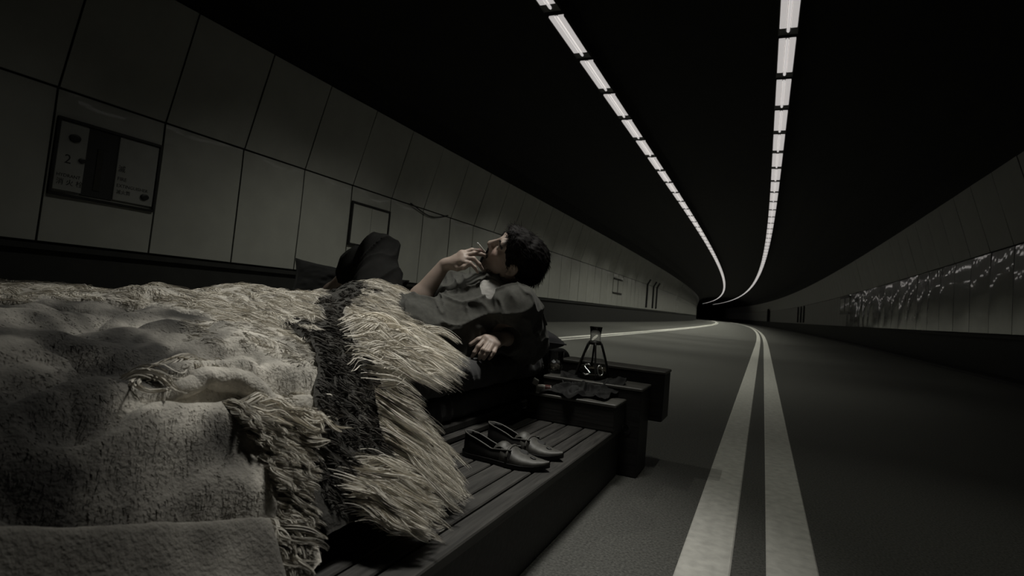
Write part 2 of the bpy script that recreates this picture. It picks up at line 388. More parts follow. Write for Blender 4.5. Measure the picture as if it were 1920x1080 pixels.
for y in (-.7, .35, 1.4, 2.28): pbox('joist', -3.0, -.56, y, y+.06, .0, DZ-.026, M['timber'], .002, plat)
def timber(x0, x1, y0, y1, z0, z1, label, knot=False):
    O = np.array([(x0+x1)/2, (y0+y1)/2, z0]); r = empty('timber_block', O, label, 'timber', 'stepped timbers at the head of the bed')
    V, Fc = boxvf(x0-O[0], x1-O[0], y0-O[1], y1-O[1], 0, z1-z0, .004); V = np.array(V)
    link('block', pm('block', V, Fc), M['timber'], r)
    # sawn top board, a little proud
    pbox('top_board', x0-.001, x1+.004, y0-.004, y1+.001, z1-.001, z1+.012, M['littop'], .003, r, O)
    if knot:
        V, Fc = lathe([(.0, 0), (.020, 0), (.022, .003), (.014, .005), (.010, .002), (0, .002)], 16)
        V = [(v[0]+x1-O[0]-.055, y0-O[1]-v[2]+.0005, v[1]*1.25+(z1-z0)*.55) for v in V]
        link('iron_ring', pm('iron_ring', V, Fc), M['steel'], r)
    return r
timber(-.862, -.497, 2.19, 2.364, .2, .295, 'lowest and nearest dark timber step, its end flush with the platform edge')
timber(-.862, -.435, 2.368, 2.566, .0, .345, 'middle dark timber step carrying the drinking glass', True)
timber(-.862, -.378, 2.570, 2.740, .20, .405, 'tallest and rearmost dark timber, its end overhanging the road')
pbox('prop', -.855, -.60, 2.58, 2.73, 0, .2, M['timber'], .004, bpy.data.objects['timber_block.002'], np.array([(-.862-.378)/2, (2.57+2.74)/2, .2]))
# slatted base under the mattresses
base = empty('bed_base', (-1.8, 1.2, DZ), 'low dark wooden bed base with a stepped edge under the mattresses', 'bed base')
bO = np.array([-1.8, 1.2, DZ])
pbox('lower_board', -2.75, -.878, .1, 2.86, DZ+.002, DZ+.022, M['deck'], .004, base, bO)
pbox('upper_board', -2.73, -.905, .12, 2.85, DZ+.022, DZ+.048, M['timber'], .004, base, bO)
def mattress(name, x0, x1, y0, y1, z0, z1, rad, wr, label, seed, parts=True):
    """rounded slab with rumpled cover"""
    O = np.array([(x0+x1)/2, (y0+y1)/2, z0]); ny = 260
    hw = (x1-x0)/2; H = z1-z0; prof = []
    for k in range(7): a = -math.pi/2+k*math.pi/2/6; prof.append((hw-rad+rad*math.cos(a), rad+rad*math.sin(a)))
    for k in range(1, 6): prof.append((hw, rad+(H-2*rad)*k/6))
    for k in range(9): a = k*math.pi/2/8; prof.append((hw-rad+rad*math.cos(a), H-rad+rad*math.sin(a)))
    for k in range(1, 22): prof.append((hw-rad-(2*hw-2*rad)*k/22, H))
    prof += [(-hw, H-rad), (-hw, rad), (-hw+rad, 0)]
    prof = np.array(prof); n = len(prof); ys = np.linspace(y0, y1, ny)-O[1]
    V = np.zeros((ny, n, 3)); V[:, :, 0] = prof[None, :, 0]; V[:, :, 2] = prof[None, :, 1]; V[:, :, 1] = ys[:, None]
    Y = V[:, :, 1]; Z = V[:, :, 2]; X = V[:, :, 0]
    e = np.minimum(1, np.minimum(Y-ys[0], ys[-1]-Y)/.05); e = np.sqrt(np.clip(1-(1-e)**2, 0, 1))
    V[:, :, 2] = Z*(.15+.85*e)+(1-e)*.0
    side = np.clip((X-(hw-.22))/.1, 0, 1)
    f = fbm(np.stack([Y*13+Z*6+seed, Z*4+X*2, X*2+seed], -1), 3)
    f2 = fbm(np.stack([Y*38+Z*22+3*X, Z*5+seed, X*5], -1), 2)
    fold = (1-np.abs(f))**3*.6+f*.4
    V[:, :, 0] += side*wr*(fold-.5)*2+side*wr*.45*f2*np.clip(Z/H*1.5, 0, 1)
    top = (Z > H*.8)
    V[:, :, 2] += top*(.004*n2(X, Y, 6, seed)+side*wr*.8*(fold-.4))
    V = V.reshape(-1, 3); Fc = []
    for i in range(ny-1):
        for k in range(n): a = i*n+k; b = i*n+(k+1) % n; Fc.append((a, a+n, b+n, b))
    me = npmesh(name, V, Fc, True); o = link(name, me, M['sheet']); o.location = O
    bm_caps = pm('end_panel', V[:n], [tuple(range(n))]); link('end_panel', bm_caps, M['sheet'], o)
    return tag(o, label, 'mattress')
mattress('mattress', -2.72, -.915, .15, 2.84, DZ+.049, .338, .03, .008, 'lower dark mattress pad resting on the bed base', 2.)
mattress('mattress', -2.74, -.885, .12, 2.86, .343, .448, .045, .016, 'upper dark mattress with a rumpled sheet, under the reclining man', 7.)
def pillow(name, loc, eul, a, b, c, label, seed, cat, m, pw=.38):
    n = 60; u = np.linspace(-1, 1, n); U_, V_ = np.meshgrid(u, u, indexing='ij')
    g = np.clip((1-U_**2)*(1-V_**2), 0, 1)**pw
    pin = 1-.13*(1-U_**2)*np.abs(V_)**3; pin2 = 1-.13*(1-V_**2)*np.abs(U_)**3     # sides drawn in, corners pointed
    X = U_*a*pin2; Y = V_*b*pin; wr = fbm(np.stack([U_*4+seed, V_*4, U_*0+seed], -1), 3)
    Zt = c*g*(1+.12*wr)+.004*g*fbm(np.stack([U_*14, V_*9+seed, U_*0], -1), 2); Zb = -c*g*(1+.05*wr)
    V = np.concatenate([np.stack([X, Y, Zt], -1).reshape(-1, 3), np.stack([X, Y, Zb], -1).reshape(-1, 3)]); Fc = []
    for i in range(n-1):
        for j in range(n-1):
            q = (i*n+j, (i+1)*n+j, (i+1)*n+j+1, i*n+j+1); Fc.append(q); Fc.append(tuple(k+n*n for k in q[::-1]))
    o = link(name, npmesh(name, V, Fc, True), m); o.location = loc; o.rotation_euler = eul
    e = [(-1, t) for t in np.linspace(-1, 1, 20)]+[(t, 1) for t in np.linspace(-1, 1, 20)]+[(1, t) for t in np.linspace(1, -1, 20)]+[(t, -1) for t in np.linspace(1, -1, 20)]
    P = [(p*a*(1-.13*(1-q*q)*abs(p)**3), q*b*(1-.13*(1-p*p)*abs(q)**3), 0) for p, q in e]
    link('piping', pm('piping', *tube(P, .0035, 6), smooth=True), m, o)
    return tag(o, label, cat)
pillow('pillow', (-1.10, 2.46, .512), (math.radians(4), math.radians(2), math.radians(47)), .215, .20, .072, 'dark pillow behind the propped elbow, one corner pointing out over the road', 3., 'pillow', M['cushion'])
pillow('cushion', tuple(at(648, 557, 2.95)), (math.radians(60), math.radians(6), math.radians(34)), .30, .17, .07, 'charcoal back cushion standing behind the bare ankle', 9., 'cushion', M['cushion'])

# ------------------------------------------------------------------ glassware and small things on the timbers
M['glass'] = glassmat('clear_glass'); M['spirit'] = glassmat('amber_spirit', (.75, .68, .58), 1.36); M['ice'] = glassmat('ice', (.95, .97, 1), 1.31, .25); M['ice'].node_tree.nodes['Principled BSDF'].inputs['Transmission Weight'].default_value = .12
M['leather'] = mat('dark_leather', (.014, .013, .012), .5, (60, .3), (120, .3, .002))
M['blackcloth'] = mat('black_cloth', (.006, .006, .006), .8, (40, .3), (260, .2, .002))
g = empty('drinking_glass', (-.853, 2.486, .3575), 'clear tumbler with ice and a drink, on the middle timber', 'glass')
V, Fc = lathe([(0, 0), (.030, 0), (.0325, .004), (.034, .05), (.0355, .098), (.0350, .0995), (.0341, .098), (.0326, .05), (.0305, .016), (.026, .012), (0, .011)], 72)
V = [(x*(1+.035*math.cos(12*math.atan2(y, x))*(.004 < z < .07)), y*(1+.035*math.cos(12*math.atan2(y, x))*(.004 < z < .07)), z) for x, y, z in V]   # fluted sides
link('tumbler', pm('tumbler', V, Fc, smooth=True), M['glass'], g)
link('drink', pm('drink', *lathe([(0, .0125), (.0255, .0135), (.0288, .018), (.0306, .046), (0, .046)], 32), smooth=True), M['spirit'], g)
for k, (ix, iy, iz, rz) in enumerate([(-.009, .004, .034, .3), (.011, -.007, .030, 1.1), (.004, .012, .045, .7), (-.006, -.011, .047, 2.)]):
    o = link('ice_cube', pm('ice_cube', *boxvf(-.0085, .0085, -.0085, .0085, -.008, .008, .002)), M['ice'], g); o.location = (ix, iy, iz); o.rotation_euler = (.3*k, .5, rz)
d = empty('decanter', (-.672, 2.470, .3575), 'tall conical glass decanter with a flared lip and dark leather straps, on the black cloth', 'decanter')
prof = [(0, 0), (.058, 0), (.066, .004), (.069, .012), (.0645, .035), (.036, .122), (.0245, .152), (.0225, .166), (.0228, .192), (.0275, .222), (.0285, .226), (.0268, .227), (.0213, .193), (.0210, .166), (.0230, .152), (.0345, .122), (.0625, .037), (.064, .018), (.055, .010), (0, .009)]
link('vessel', pm('vessel', *lathe(prof, 48), smooth=True), M['glass'], d)
link('spirit', pm('spirit', *lathe([(0, .0105), (.054, .0115), (.0625, .019), (.0595, .037), (.0535, .055), (0, .055)], 40), smooth=True), M['spirit'], d)
link('collar', pm('collar', *lathe([(.0230, .150), (.0285, .149), (.0295, .156), (.0270, .164), (.0235, .165)], 24), smooth=True), M['leather'], d)
for k in range(4):
    a = .35+k*math.pi/2; P = []
    for f in np.linspace(0, 1, 12):
        z = .156-.146*f; r = np.interp(z, [.012, .035, .122, .156], [.0735, .069, .0405, .0285]); P.append((r*math.cos(a+.1*f), r*math.sin(a+.1*f), z))
    link('strap', pm('strap', *tube(P, [.0046]*12, 6), smooth=True), M['leather'], d)
M['glint'] = mat('glint_metal', (.85, .85, .83), .32, metal=1.)  # metal for the curls added in place of glints in the glass base
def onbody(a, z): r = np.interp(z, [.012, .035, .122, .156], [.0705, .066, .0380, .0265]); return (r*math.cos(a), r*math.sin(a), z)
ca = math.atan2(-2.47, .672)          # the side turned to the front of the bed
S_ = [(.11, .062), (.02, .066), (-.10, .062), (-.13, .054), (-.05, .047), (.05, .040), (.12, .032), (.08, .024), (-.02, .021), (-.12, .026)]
link('glint_curl', pm('glint_curl', *tube([onbody(ca-.42+p*1.9, z) for p, z in S_], .0036, 8), smooth=True), M['glint'], d)
link('glint_curl', pm('glint_curl', *tube([onbody(ca+.52+.20*math.cos(t), .043+.021*math.sin(t)) for t in np.linspace(.6, .6+6.30, 24)], .0036, 8), smooth=True), M['glint'], d)
pk = empty('cigarette_pack', (-.806, 2.258, .3075), 'open cigarette pack with a pale flip lid, on the lowest timber beside the black cloth', 'cigarette pack')
M['card'] = mat('white_card', (.62, .61, .57), .5, (40, .2)); M['redcard'] = mat('red_card', (.10, .04, .035), .5, (40, .2))
pk.rotation_euler = (0, 0, .35)
link('box', pm('box', *boxvf(-.042, .020, -.027, .027, 0, .021, .002)), M['card'], pk)
link('band', pm('band', *boxvf(-.006, .018, -.0275, .0275, .003, .0215, .001)), M['redcard'], pk)
o = link('lid', pm('lid', *boxvf(-.024, .0, -.027, .027, 0, .020, .002)), M['card'], pk); o.location = (-.040, 0, .0195); o.rotation_euler = (0, math.radians(24), 0)
for k in range(4):
    o = link('cigarette_end', pm('cigarette_end', *tube([(0, 0, 0), (.004, 0, 0), (.024, 0, 0)], .0038, 8)), M['card'], pk); o.location = (.016+.004*(k % 2), -.019+.0125*k, .0105)
# crumpled black cloth spread over the two lower timbers
nx, ny = 70, 90; a = np.linspace(-1, 1, nx); b = np.linspace(-1, 1, ny); A_, B_ = np.meshgrid(a, b, indexing='ij')
rr = 1+.14*np.sin(3*np.arctan2(B_, A_)+1)+.08*np.sin(7*np.arctan2(B_, A_)); X = -.668+A_*.128*rr; Y = 2.372+B_*.172*rr
stp = .3072+.05*(1/(1+np.exp(-(Y-2.372)/.010)))
rad = np.sqrt(A_**2+B_**2); away = np.clip(np.hypot(X+.672, Y-2.470)/.075-1, 0, 1)
rid = (1-np.abs(fbm(np.stack([A_*2.2, B_*2.6, A_*0+4], -1), 3)))**4
Z = stp+.0005+away*(.006+.055*rid*np.clip(1.15-rad*.75, 0, 1))
over = Y < 2.19; Z = np.where(over, Z-(2.19-Y)*1.1, Z)
V = np.concatenate([np.stack([X, Y, Z+.002], -1).reshape(-1, 3), np.stack([X, Y, Z], -1).reshape(-1, 3)])
Fc = []
for i in range(nx-1):
    for j in range(ny-1):
        q = (i*ny+j, (i+1)*ny+j, (i+1)*ny+j+1, i*ny+j+1); Fc += [q, tuple(k+nx*ny for k in q[::-1])]
tag(link('black_cloth', npmesh('black_cloth', V, Fc, True), M['blackcloth']), 'crumpled black cloth bunched around the decanter foot on the timbers', 'cloth')

# ------------------------------------------------------------------ the pair of shoes
M['upper'] = mat('worn_grey_leather', (.060, .058, .052), .55, (45, .35), (90, .35, .002)); M['sole'] = mat('shoe_sole', (.010, .010, .010), .6)
M['insole'] = mat('shoe_lining', (.012, .011, .010), .8)
def shoe(loc, rz, mirror, label):
    r = empty('shoe', loc, label, 'shoe', 'pair of shoes on the planks'); r.rotation_euler.z = rz; L_ = .275; sg = -1 if mirror else 1
    xs = np.linspace(0, 1, 40)
    def half(x):   # half-width and centre-line offset along the foot, heel 0 -> toe 1
        wv = np.interp(x, [0, .04, .12, .3, .45, .62, .75, .88, .96, 1], [.006, .020, .030, .029, .033, .043, .042, .029, .014, .003])
        return wv, sg*np.interp(x, [0, .3, .6, 1], [0, -.003, .002, .010])
    def outline(scale, z0, z1):
        V = []; 
        for z, s in ((z0, scale), (z1, scale)):
            for x in xs:
                wv, c = half(x); lift = .010*max(0, (x-.8)/.2)**2
                V += [(x*L_, c-wv*s, z+lift), (x*L_, c+wv*s, z+lift)]
        n = len(xs); Fc = []
        for i in range(n-1):
            a = 2*i; Fc += [(a, a+1, a+3, a+2)[::1], tuple(k+2*n for k in (a+2, a+3, a+1, a)), (a, a+2, a+2+2*n, a+2*n), (a+3, a+1, a+1+2*n, a+3+2*n)]
        Fc += [(1, 0, 2*n, 2*n+1), (2*n-2, 2*n-1, 4*n-1, 4*n-2)]
        return V, Fc
    link('sole', pm('sole', *outline(1.08, .0, .011)), M['sole'], r)
    link('insole', pm('insole', *outline(.93, .0115, .014)), M['insole'], r)
    # quarter / heel counter: open wall round the heel up to the instep
    V, Fc = [], []; m = 30; th = np.linspace(-1, 1, 2*m+1); rows = 6
    for j in range(rows):
        f = j/(rows-1)
        for t in th:
            x = abs(t)**.8*.62; wv, c = half(x); hgt = np.interp(abs(t), [0, .2, .55, 1], [.056, .046, .026, .034])
            V.append((x*L_+.001-.012*f*(1-abs(t))**2*0, c+np.sign(t)*wv*(1.0-.22*f*f)*(1 if t else 0), .011+f*hgt))
    n = len(th); V += [(v[0]+.004*(1-min(1, abs(th[i % n])*2)), v[1]*.90, v[2]) for i, v in enumerate(V)]; o2 = rows*n
    for j in range(rows-1):
        for i in range(n-1):
            q = (j*n+i, j*n+i+1, (j+1)*n+i+1, (j+1)*n+i); Fc += [q, tuple(k+o2 for k in q[::-1])]
    for i in range(n-1): Fc.append(((rows-1)*n+i, (rows-1)*n+i+1, (rows-1)*n+i+1+o2, (rows-1)*n+i+o2))
    link('quarter', pm('quarter', V, Fc, True), M['insole'], r)
    link('topline', pm('topline', *tube([V[(rows-1)*n+i] for i in range(n)], .0026, 6), smooth=True), M['upper'], r)
    # vamp: closed hood over the toes
    V, Fc = [], []; nx_, na = 22, 18
    for k in (0, 1):
        for i in range(nx_):
            x = .50+.495*i/(nx_-1); wv, c = half(x); hgt = np.interp(x, [.5, .6, .75, .9, 1], [.046, .036, .022, .014, .007])*(1 if k == 0 else .93)
            lift = .010*max(0, (x-.8)/.2)**2; wv *= 1.0 if k == 0 else .93
            for j in range(na):
                a = math.pi*j/(na-1); crease = .0022*math.sin(34*x)*math.sin(a)*np.clip((.78-x)/.1, 0, 1)
                V.append((x*L_, c-wv*math.cos(a), .011+lift+hgt*math.sin(a)**.75+crease))
    o2 = nx_*na
    for i in range(nx_-1):
        for j in range(na-1):
            q = (i*na+j, i*na+j+1, (i+1)*na+j+1, (i+1)*na+j); Fc += [q[::-1], tuple(k+o2 for k in q)]
    for j in range(na-1): Fc.append((j, j+1, j+1+o2, j+o2))
    link('vamp', pm('vamp', V, Fc, True), M['upper'], r)
    # tongue, strap and cut-outs on the vamp
    V, Fc = [], []
    for i in range(8):
        x = .40+.2*i/7; z = .032+.024*math.sin(math.pi*min(1, i/7*.8+.15))+.004
        for j in range(7): t = j/6*2-1; V.append((x*L_, .024*t, z-.012*t*t)); 
    for i in range(7):
        for j in range(6): Fc.append((i*7+j, (i+1)*7+j, (i+1)*7+j+1, i*7+j+1))
    n = len(V); V += [(a, b, c-.003) for a, b, c in V]; Fc += [tuple(k+n for k in q[::-1]) for q in Fc]
    link('tongue', pm('tongue', V, Fc, True), M['upper'], r)
    def onvamp(x, ang, up=.0015):
        wv, c = half(x); hgt = np.interp(x, [.5, .6, .75, .9, 1], [.046, .036, .022, .014, .007]); return (x*L_, c-wv*math.cos(ang)*1.02, .011+hgt*math.sin(ang)**.75+up)
    link('strap', pm('strap', *tube([onvamp(.585, a, .002) for a in np.linspace(.15, 2.99, 20)], .0042, 6), smooth=True), M['upper'], r)
    for x, a_, s in ((.70, 1.75, 1.25), (.83, 1.35, .8)):
        p = onvamp(x, a_, .0008); V, Fc = lathe([(0, .0022), (.006, .0022), (.0085, .0)], 12)
        o = link('cut_out', pm('cut_out', [(v[0]*1.5*s, v[1]*s, v[2]) for v in V], Fc), M['sole'], r); o.location = p
        o.rotation_euler = (a_-math.pi/2 if True else 0, math.radians(12), 0)
    return r
shoe((-.800, 1.552, DZ+.0015), math.radians(-2), False, 'worn grey leather shoe nearer the camera on the planks')
shoe((-.800, 1.712, DZ+.0015), math.radians(-5), True, 'worn grey leather shoe farther from the camera, nearer the timbers')
# ------------------------------------------------------------------ the reclining man
class Field:
    def __init__(s, lo, hi, h):
        s.lo = np.array(lo, float); s.h = h; s.n = np.ceil((np.array(hi)-s.lo)/h).astype(int)+1
        s.phi = np.full(s.n, .2, np.float32)
    def win(s, lo, hi):
        a = np.clip(np.floor((np.array(lo)-s.lo)/s.h).astype(int), 0, s.n); b = np.clip(np.ceil((np.array(hi)-s.lo)/s.h).astype(int)+1, 0, s.n)
        if (b <= a).any(): return None, None
        ax = [(s.lo[i]+s.h*np.arange(a[i], b[i])).astype(np.float32) for i in range(3)]
        P = np.stack(np.meshgrid(*ax, indexing='ij'), -1); return tuple(slice(a[i], b[i]) for i in range(3)), P
    def op(s, prim, k=.01, mode='add', inf=0.):
        f, lo, hi = prim; m = k+.02+inf; w, P = s.win(lo-m, hi+m)
        if w is None: return
        d = f(P)-inf; q = s.phi[w]
        if mode == 'add': hh = np.maximum(k-np.abs(q-d), 0)/max(k, 1e-6); s.phi[w] = np.minimum(q, d)-hh*hh*k*.25
        else: d = -d; hh = np.maximum(k-np.abs(q-d), 0)/max(k, 1e-6); s.phi[w] = np.maximum(q, d)+hh*hh*k*.25
    def grid(s): return s.win(s.lo, s.lo+s.h*(s.n-1))[1]
    def mesh(s):
        p = s.phi; neg = p < 0; nx, ny, nz = s.n
        c = np.zeros((nx-1, ny-1, nz-1), np.uint8)
        for dx in (0, 1):
            for dy in (0, 1):
                for dz in (0, 1): c += neg[dx:nx-1+dx, dy:ny-1+dy, dz:nz-1+dz]
        I = np.argwhere((c > 0) & (c < 8)); idx = np.full(c.shape, -1, np.int64); idx[tuple(I.T)] = np.arange(len(I))
        acc = np.zeros((len(I), 3)); cnt = np.zeros(len(I)); cor = [(a, b, d) for a in (0, 1) for b in (0, 1) for d in (0, 1)]
        val = {q: p[I[:, 0]+q[0], I[:, 1]+q[1], I[:, 2]+q[2]] for q in cor}
        for q in cor:
            for ax in range(3):
                if q[ax] == 0:
                    r = tuple(1 if i == ax else q[i] for i in range(3)); a, b = val[q], val[r]; m = (a < 0) != (b < 0)
                    t = np.where(m, a/np.where(m, a-b, 1), 0); pos = np.array(q, float)[None]+np.eye(3)[ax][None]*t[:, None]
                    acc += np.where(m[:, None], pos, 0); cnt += m
        V = s.lo+s.h*(I+acc/cnt[:, None]); Fc = []
        for ax in range(3):
            u, v = [(1, 2), (2, 0), (0, 1)][ax]; sl = [slice(None)]*3; s2 = [slice(None)]*3; sl[ax] = slice(0, -1); s2[ax] = slice(1, None)
            A = np.argwhere(neg[tuple(sl)] != neg[tuple(s2)]); A = A[(A[:, u] > 0) & (A[:, v] > 0) & (A[:, u] < s.n[u]-1) & (A[:, v] < s.n[v]-1)]
            inside = neg[tuple(A.T)]; o = np.zeros((4, 3), int); o[1, u] = -1; o[2, u] = -1; o[2, v] = -1; o[3, v] = -1
            Q = np.stack([idx[tuple((A+o[k]).T)] for k in range(4)], 1); Q[~inside] = Q[~inside][:, ::-1]; Fc.append(Q)
        return V, np.concatenate(Fc)
def cone(a, b, ra, rb):
    a = np.array(a, float); b = np.array(b, float); d = b-a; L2 = float(d@d)+1e-12; R_ = max(ra, rb)
    def f(P):
        t = np.clip(((P-a)@d)/L2, 0, 1)[..., None]; return np.linalg.norm(P-(a+t*d), axis=-1)-(ra+(rb-ra)*t[..., 0])
    return f, np.minimum(a, b)-R_, np.maximum(a, b)+R_
def ell(c, B, r):
    """ellipsoid: centre, basis rows, radii"""
    c = np.array(c, float); B = np.array(B, float); r = np.array(r, float)
    def f(P):
        q = ((P-c)@B.T)/r; k0 = np.linalg.norm(q, axis=-1); k1 = np.linalg.norm(q/r, axis=-1)+1e-9; return k0*(k0-1)/k1
    return f, c-r.max(), c+r.max()
def chain(F_, pts, rad, k, inf=0.):
    for i in range(len(pts)-1): F_.op(cone(pts[i], pts[i+1], rad[i], rad[i+1]), k, inf=inf)
def cw(v): return Rv*v[0]+Uv*v[1]-Fv*v[2]      # (right, up, toward viewer) -> world
def unit(v): v = np.array(v, float); return v/np.linalg.norm(v)
hf = unit((-.80, .575, .17)); hu = np.array((.55, .633, .545)); hu = unit(hu-hf*(hu@hf)); hr = np.cross(hf, hu)
HB = np.stack([cw(hr), cw(hf), cw(hu)]); HO = at(965.5, 485.5, 2.22)
def H(x, y, z): return HO+HB[0]*x+HB[1]*y+HB[2]*z
NB = at(943, 546, 2.25); SHL = at(968, 578, 2.13); SHR = at(853, 553, 2.38)
CH = at(900, 592, 2.25); BE = at(838, 628, 2.17); PE = at(762, 622, 2.08)
ELR = at(770, 582, 2.20); WRR = at(832, 498, 2.20); ELL_ = at(992, 650, 2.33); WRL = at(947, 634, 2.11)
HIR = at(708, 618, 2.12); KNR = at(711, 474, 2.38); ANR = at(622, 546, 2.62); HIL = at(758, 650, 2.04); KNL = at(612, 606, 2.12); ANL = at(500, 578, 2.5)
FTR = at(592, 566, 2.62)
def body_prims(F_):
    F_.op(cone(SHR+(CH-SHR)*.05, SHL+(CH-SHL)*.1, .06, .06), .05); F_.op(cone(NB+(CH-NB)*.35, CH, .085, .115), .06)
    F_.op(cone(CH, BE, .125, .105), .06); F_.op(cone(BE, PE, .105, .105), .06)
    F_.op(cone(H(0, -.025, -.045), NB, .052, .058), .035)
    chain(F_, [SHR, ELR], [.050, .040], .03); chain(F_, [ELR, ELR+(WRR-ELR)*.3, WRR], [.036, .042, .025], .02)
    chain(F_, [SHL, ELL_], [.050, .040], .03); chain(F_, [ELL_, ELL_+(WRL-ELL_)*.3, WRL], [.037, .041, .026], .02)
    chain(F_, [HIR, KNR], [.080, .055], .04); chain(F_, [KNR, KNR+(ANR-KNR)*.3, ANR], [.053, .054, .034], .03)
    chain(F_, [HIL, KNL], [.080, .055], .04); chain(F_, [KNL, ANL], [.05, .034], .03); F_.op(cone(ANR, FTR, .034, .022), .03)
def head_prims(F_):
    F_.op(ell(H(0, -.012, .035), HB, (.074, .094, .083)), .02); F_.op(ell(H(0, .036, -.028), HB, (.057, .060, .080)), .03)
    F_.op(cone(H(-.012, .074, -.092), H(.012, .074, -.092), .021, .021), .025)
    for s in (-1, 1):
        F_.op(cone(H(s*.047, .012, -.05), H(s*.02, .062, -.09), .018, .016), .03)
        F_.op(ell(H(s*.043, .062, -.006), HB, (.020, .022, .018)), .03)
    F_.op(cone(H(-.034, .078, .043), H(.034, .078, .043), .015, .015), .015)
    F_.op(cone(H(0, .088, .036), H(0, .113, -.008), .0085, .0115), .014)
    F_.op(ell(H(0, .108, -.014), HB, (.014, .013, .010)), .01)
    for s in (-1, 1):
        F_.op(ell(H(s*.013, .100, -.016), HB, (.008, .011, .008)), .007)
        F_.op(ell(H(s*.034, .102, .022), HB, (.021, .021, .013)), .012, 'sub'); F_.op(ell(H(s*.032, .0765, .023), HB, (.0135, .0135, .0125)), .005)
        F_.op(cone(H(s*.045, .082, .030), H(s*.018, .087, .031), .0048, .0048), .006); F_.op(cone(H(s*.045, .079, .0125), H(s*.02, .085, .0125), .0042, .0042), .006)
        F_.op(ell(H(s*.006, .114, -.021), HB, (.004, .006, .004)), .003, 'sub')
    F_.op(ell(H(0, .088, -.048), HB, (.032, .016, .026)), .014)
    F_.op(cone(H(-.020, .094, -.050), H(.020, .094, -.050), .0065, .0065), .007); F_.op(cone(H(-.018, .094, -.063), H(.018, .094, -.063), .0075, .0075), .007)
    F_.op(cone(H(-.024, .103, -.0565), H(.024, .103, -.0565), .003, .003), .004, 'sub')
    for s in (-1, 1):
        eb = np.stack([unit(HB[0]+s*.35*HB[1]), unit(HB[1]-s*.35*HB[0]), HB[2]])
        F_.op(ell(H(s*.077, -.008, .002), eb, (.010, .019, .031)), .008); F_.op(ell(H(s*.087, -.004, .003), eb, (.008, .011, .019)), .005, 'sub'); F_.op(ell(H(s*.079, .0, -.020), eb, (.008, .009, .011)), .005)
def Q(*pts): return [at(*p) for p in pts]
FR = dict(index=Q((866, 475, 2.19), (885, 469, 2.20), (898, 470, 2.215), (908, 472, 2.225)), middle=Q((869, 479, 2.175), (889, 475, 2.18), (901, 476.5, 2.195), (911, 479, 2.21)),
          ring=Q((871, 485, 2.165), (888, 485, 2.155), (898, 495, 2.16), (905, 506, 2.175)), little=Q((867, 491, 2.16), (881, 493, 2.145), (890, 501, 2.15), (896, 511, 2.16)),
          thumb=Q((843, 499, 2.19), (858, 503, 2.165), (870, 501, 2.15), (880, 496, 2.145)))
FL = dict(index=Q((911, 634, 2.06), (897, 650, 2.025), (890, 661, 2.02), (885, 670, 2.035)), middle=Q((917, 640, 2.045), (906, 656, 2.005), (901, 665, 2.005), (899, 672, 2.02)),
          ring=Q((924, 644, 2.04), (915, 659, 2.0), (910, 667, 2.0), (907, 673, 2.015)), little=Q((932, 647, 2.045), (926, 661, 2.015), (921, 668, 2.012), (917, 673, 2.02)),
          thumb=Q((932, 628, 2.10), (911, 632, 2.085), (897, 637, 2.07), (882, 646, 2.065)))
def hand_prims(F_, FG, WR_):
    kn = [FG[n][0] for n in ('index', 'middle', 'ring', 'little')]
    for p in kn: F_.op(cone(WR_+(p-WR_)*.12, p, .0165, .0115), .014)
    F_.op(cone(kn[0], kn[3], .011, .010), .012)
    F_.op(cone(WR_+(kn[0]-WR_)*.2, FG['thumb'][1], .016, .0115), .014)
    for n, p in FG.items():
        r = {'index': (.0100, .0090, .0080, .0066), 'middle': (.0102, .0092, .0082, .0068), 'ring': (.0098, .0087, .0077, .0064), 'little': (.0088, .0077, .0068, .0056), 'thumb': (.0125, .0112, .0100, .0082)}[n]
        chain(F_, p, r, .005)
lo = np.array([-1.95, 1.72, .44]); hi = np.array([-.68, 2.72, 1.0])
pts = np.array([HO, NB, SHL, SHR, ELR, ELL_, PE, KNR, ANR, KNL, ANL, FTR]); lo = pts.min(0)-.16; hi = pts.max(0)+.16
def attrs(V, fn, seed=0.): return fn(V)
HS = .0036
fb = Field(lo, hi, HS); body_prims(fb); head_prims(fb); hand_prims(fb, FR, WRR); hand_prims(fb, FL, WRL)
V, Fc = fb.mesh(); del fb
me = npmesh('person', V, Fc, True)
L_ = (V-HO)@HB.T; inh = (np.abs(L_[:, 0]) < .1) & (np.abs(L_[:, 1]) < .16) & (np.abs(L_[:, 2]) < .16)
def sm(x, a, b): t = np.clip((x-a)/(b-a), 0, 1); return t*t*(3-2*t)
col = np.ones((len(V), 3)); x, y, z = L_.T
stub = inh*sm(y, .02, .05)*(sm(-z, .045, .075)+sm(-z, .03, .04)*(np.abs(x) < .03))*.42; stub = np.clip(stub, 0, .5)
lip = inh*(np.abs(x) < .022)*(np.abs(z+.0565) < .012)*(y > .092)
col *= (1-stub)[:, None]; col[lip > 0] *= np.array([.72, .5, .5]); blush = inh*np.exp(-((np.abs(x)-.045)**2+(z+.008)**2)/.0006)*(y > .03)
col *= 1-blush[:, None]*np.array([.02, .14, .14]); vcol(me, 'tone', col)
M['skin'] = mat('skin', (.31, .245, .207), .55, (30, .08), (420, .12, .001), attr='tone'); M['skin'].node_tree.nodes['Principled BSDF'].inputs['Subsurface Weight'].default_value = .08
M['skin'].node_tree.nodes['Principled BSDF'].inputs['Subsurface Radius'].default_value = (.012, .005, .003)
man = link('person', me, M['skin'])
tag(man, 'bearded person in a dark sweater reclining on one elbow on the bed, smoking', 'person')
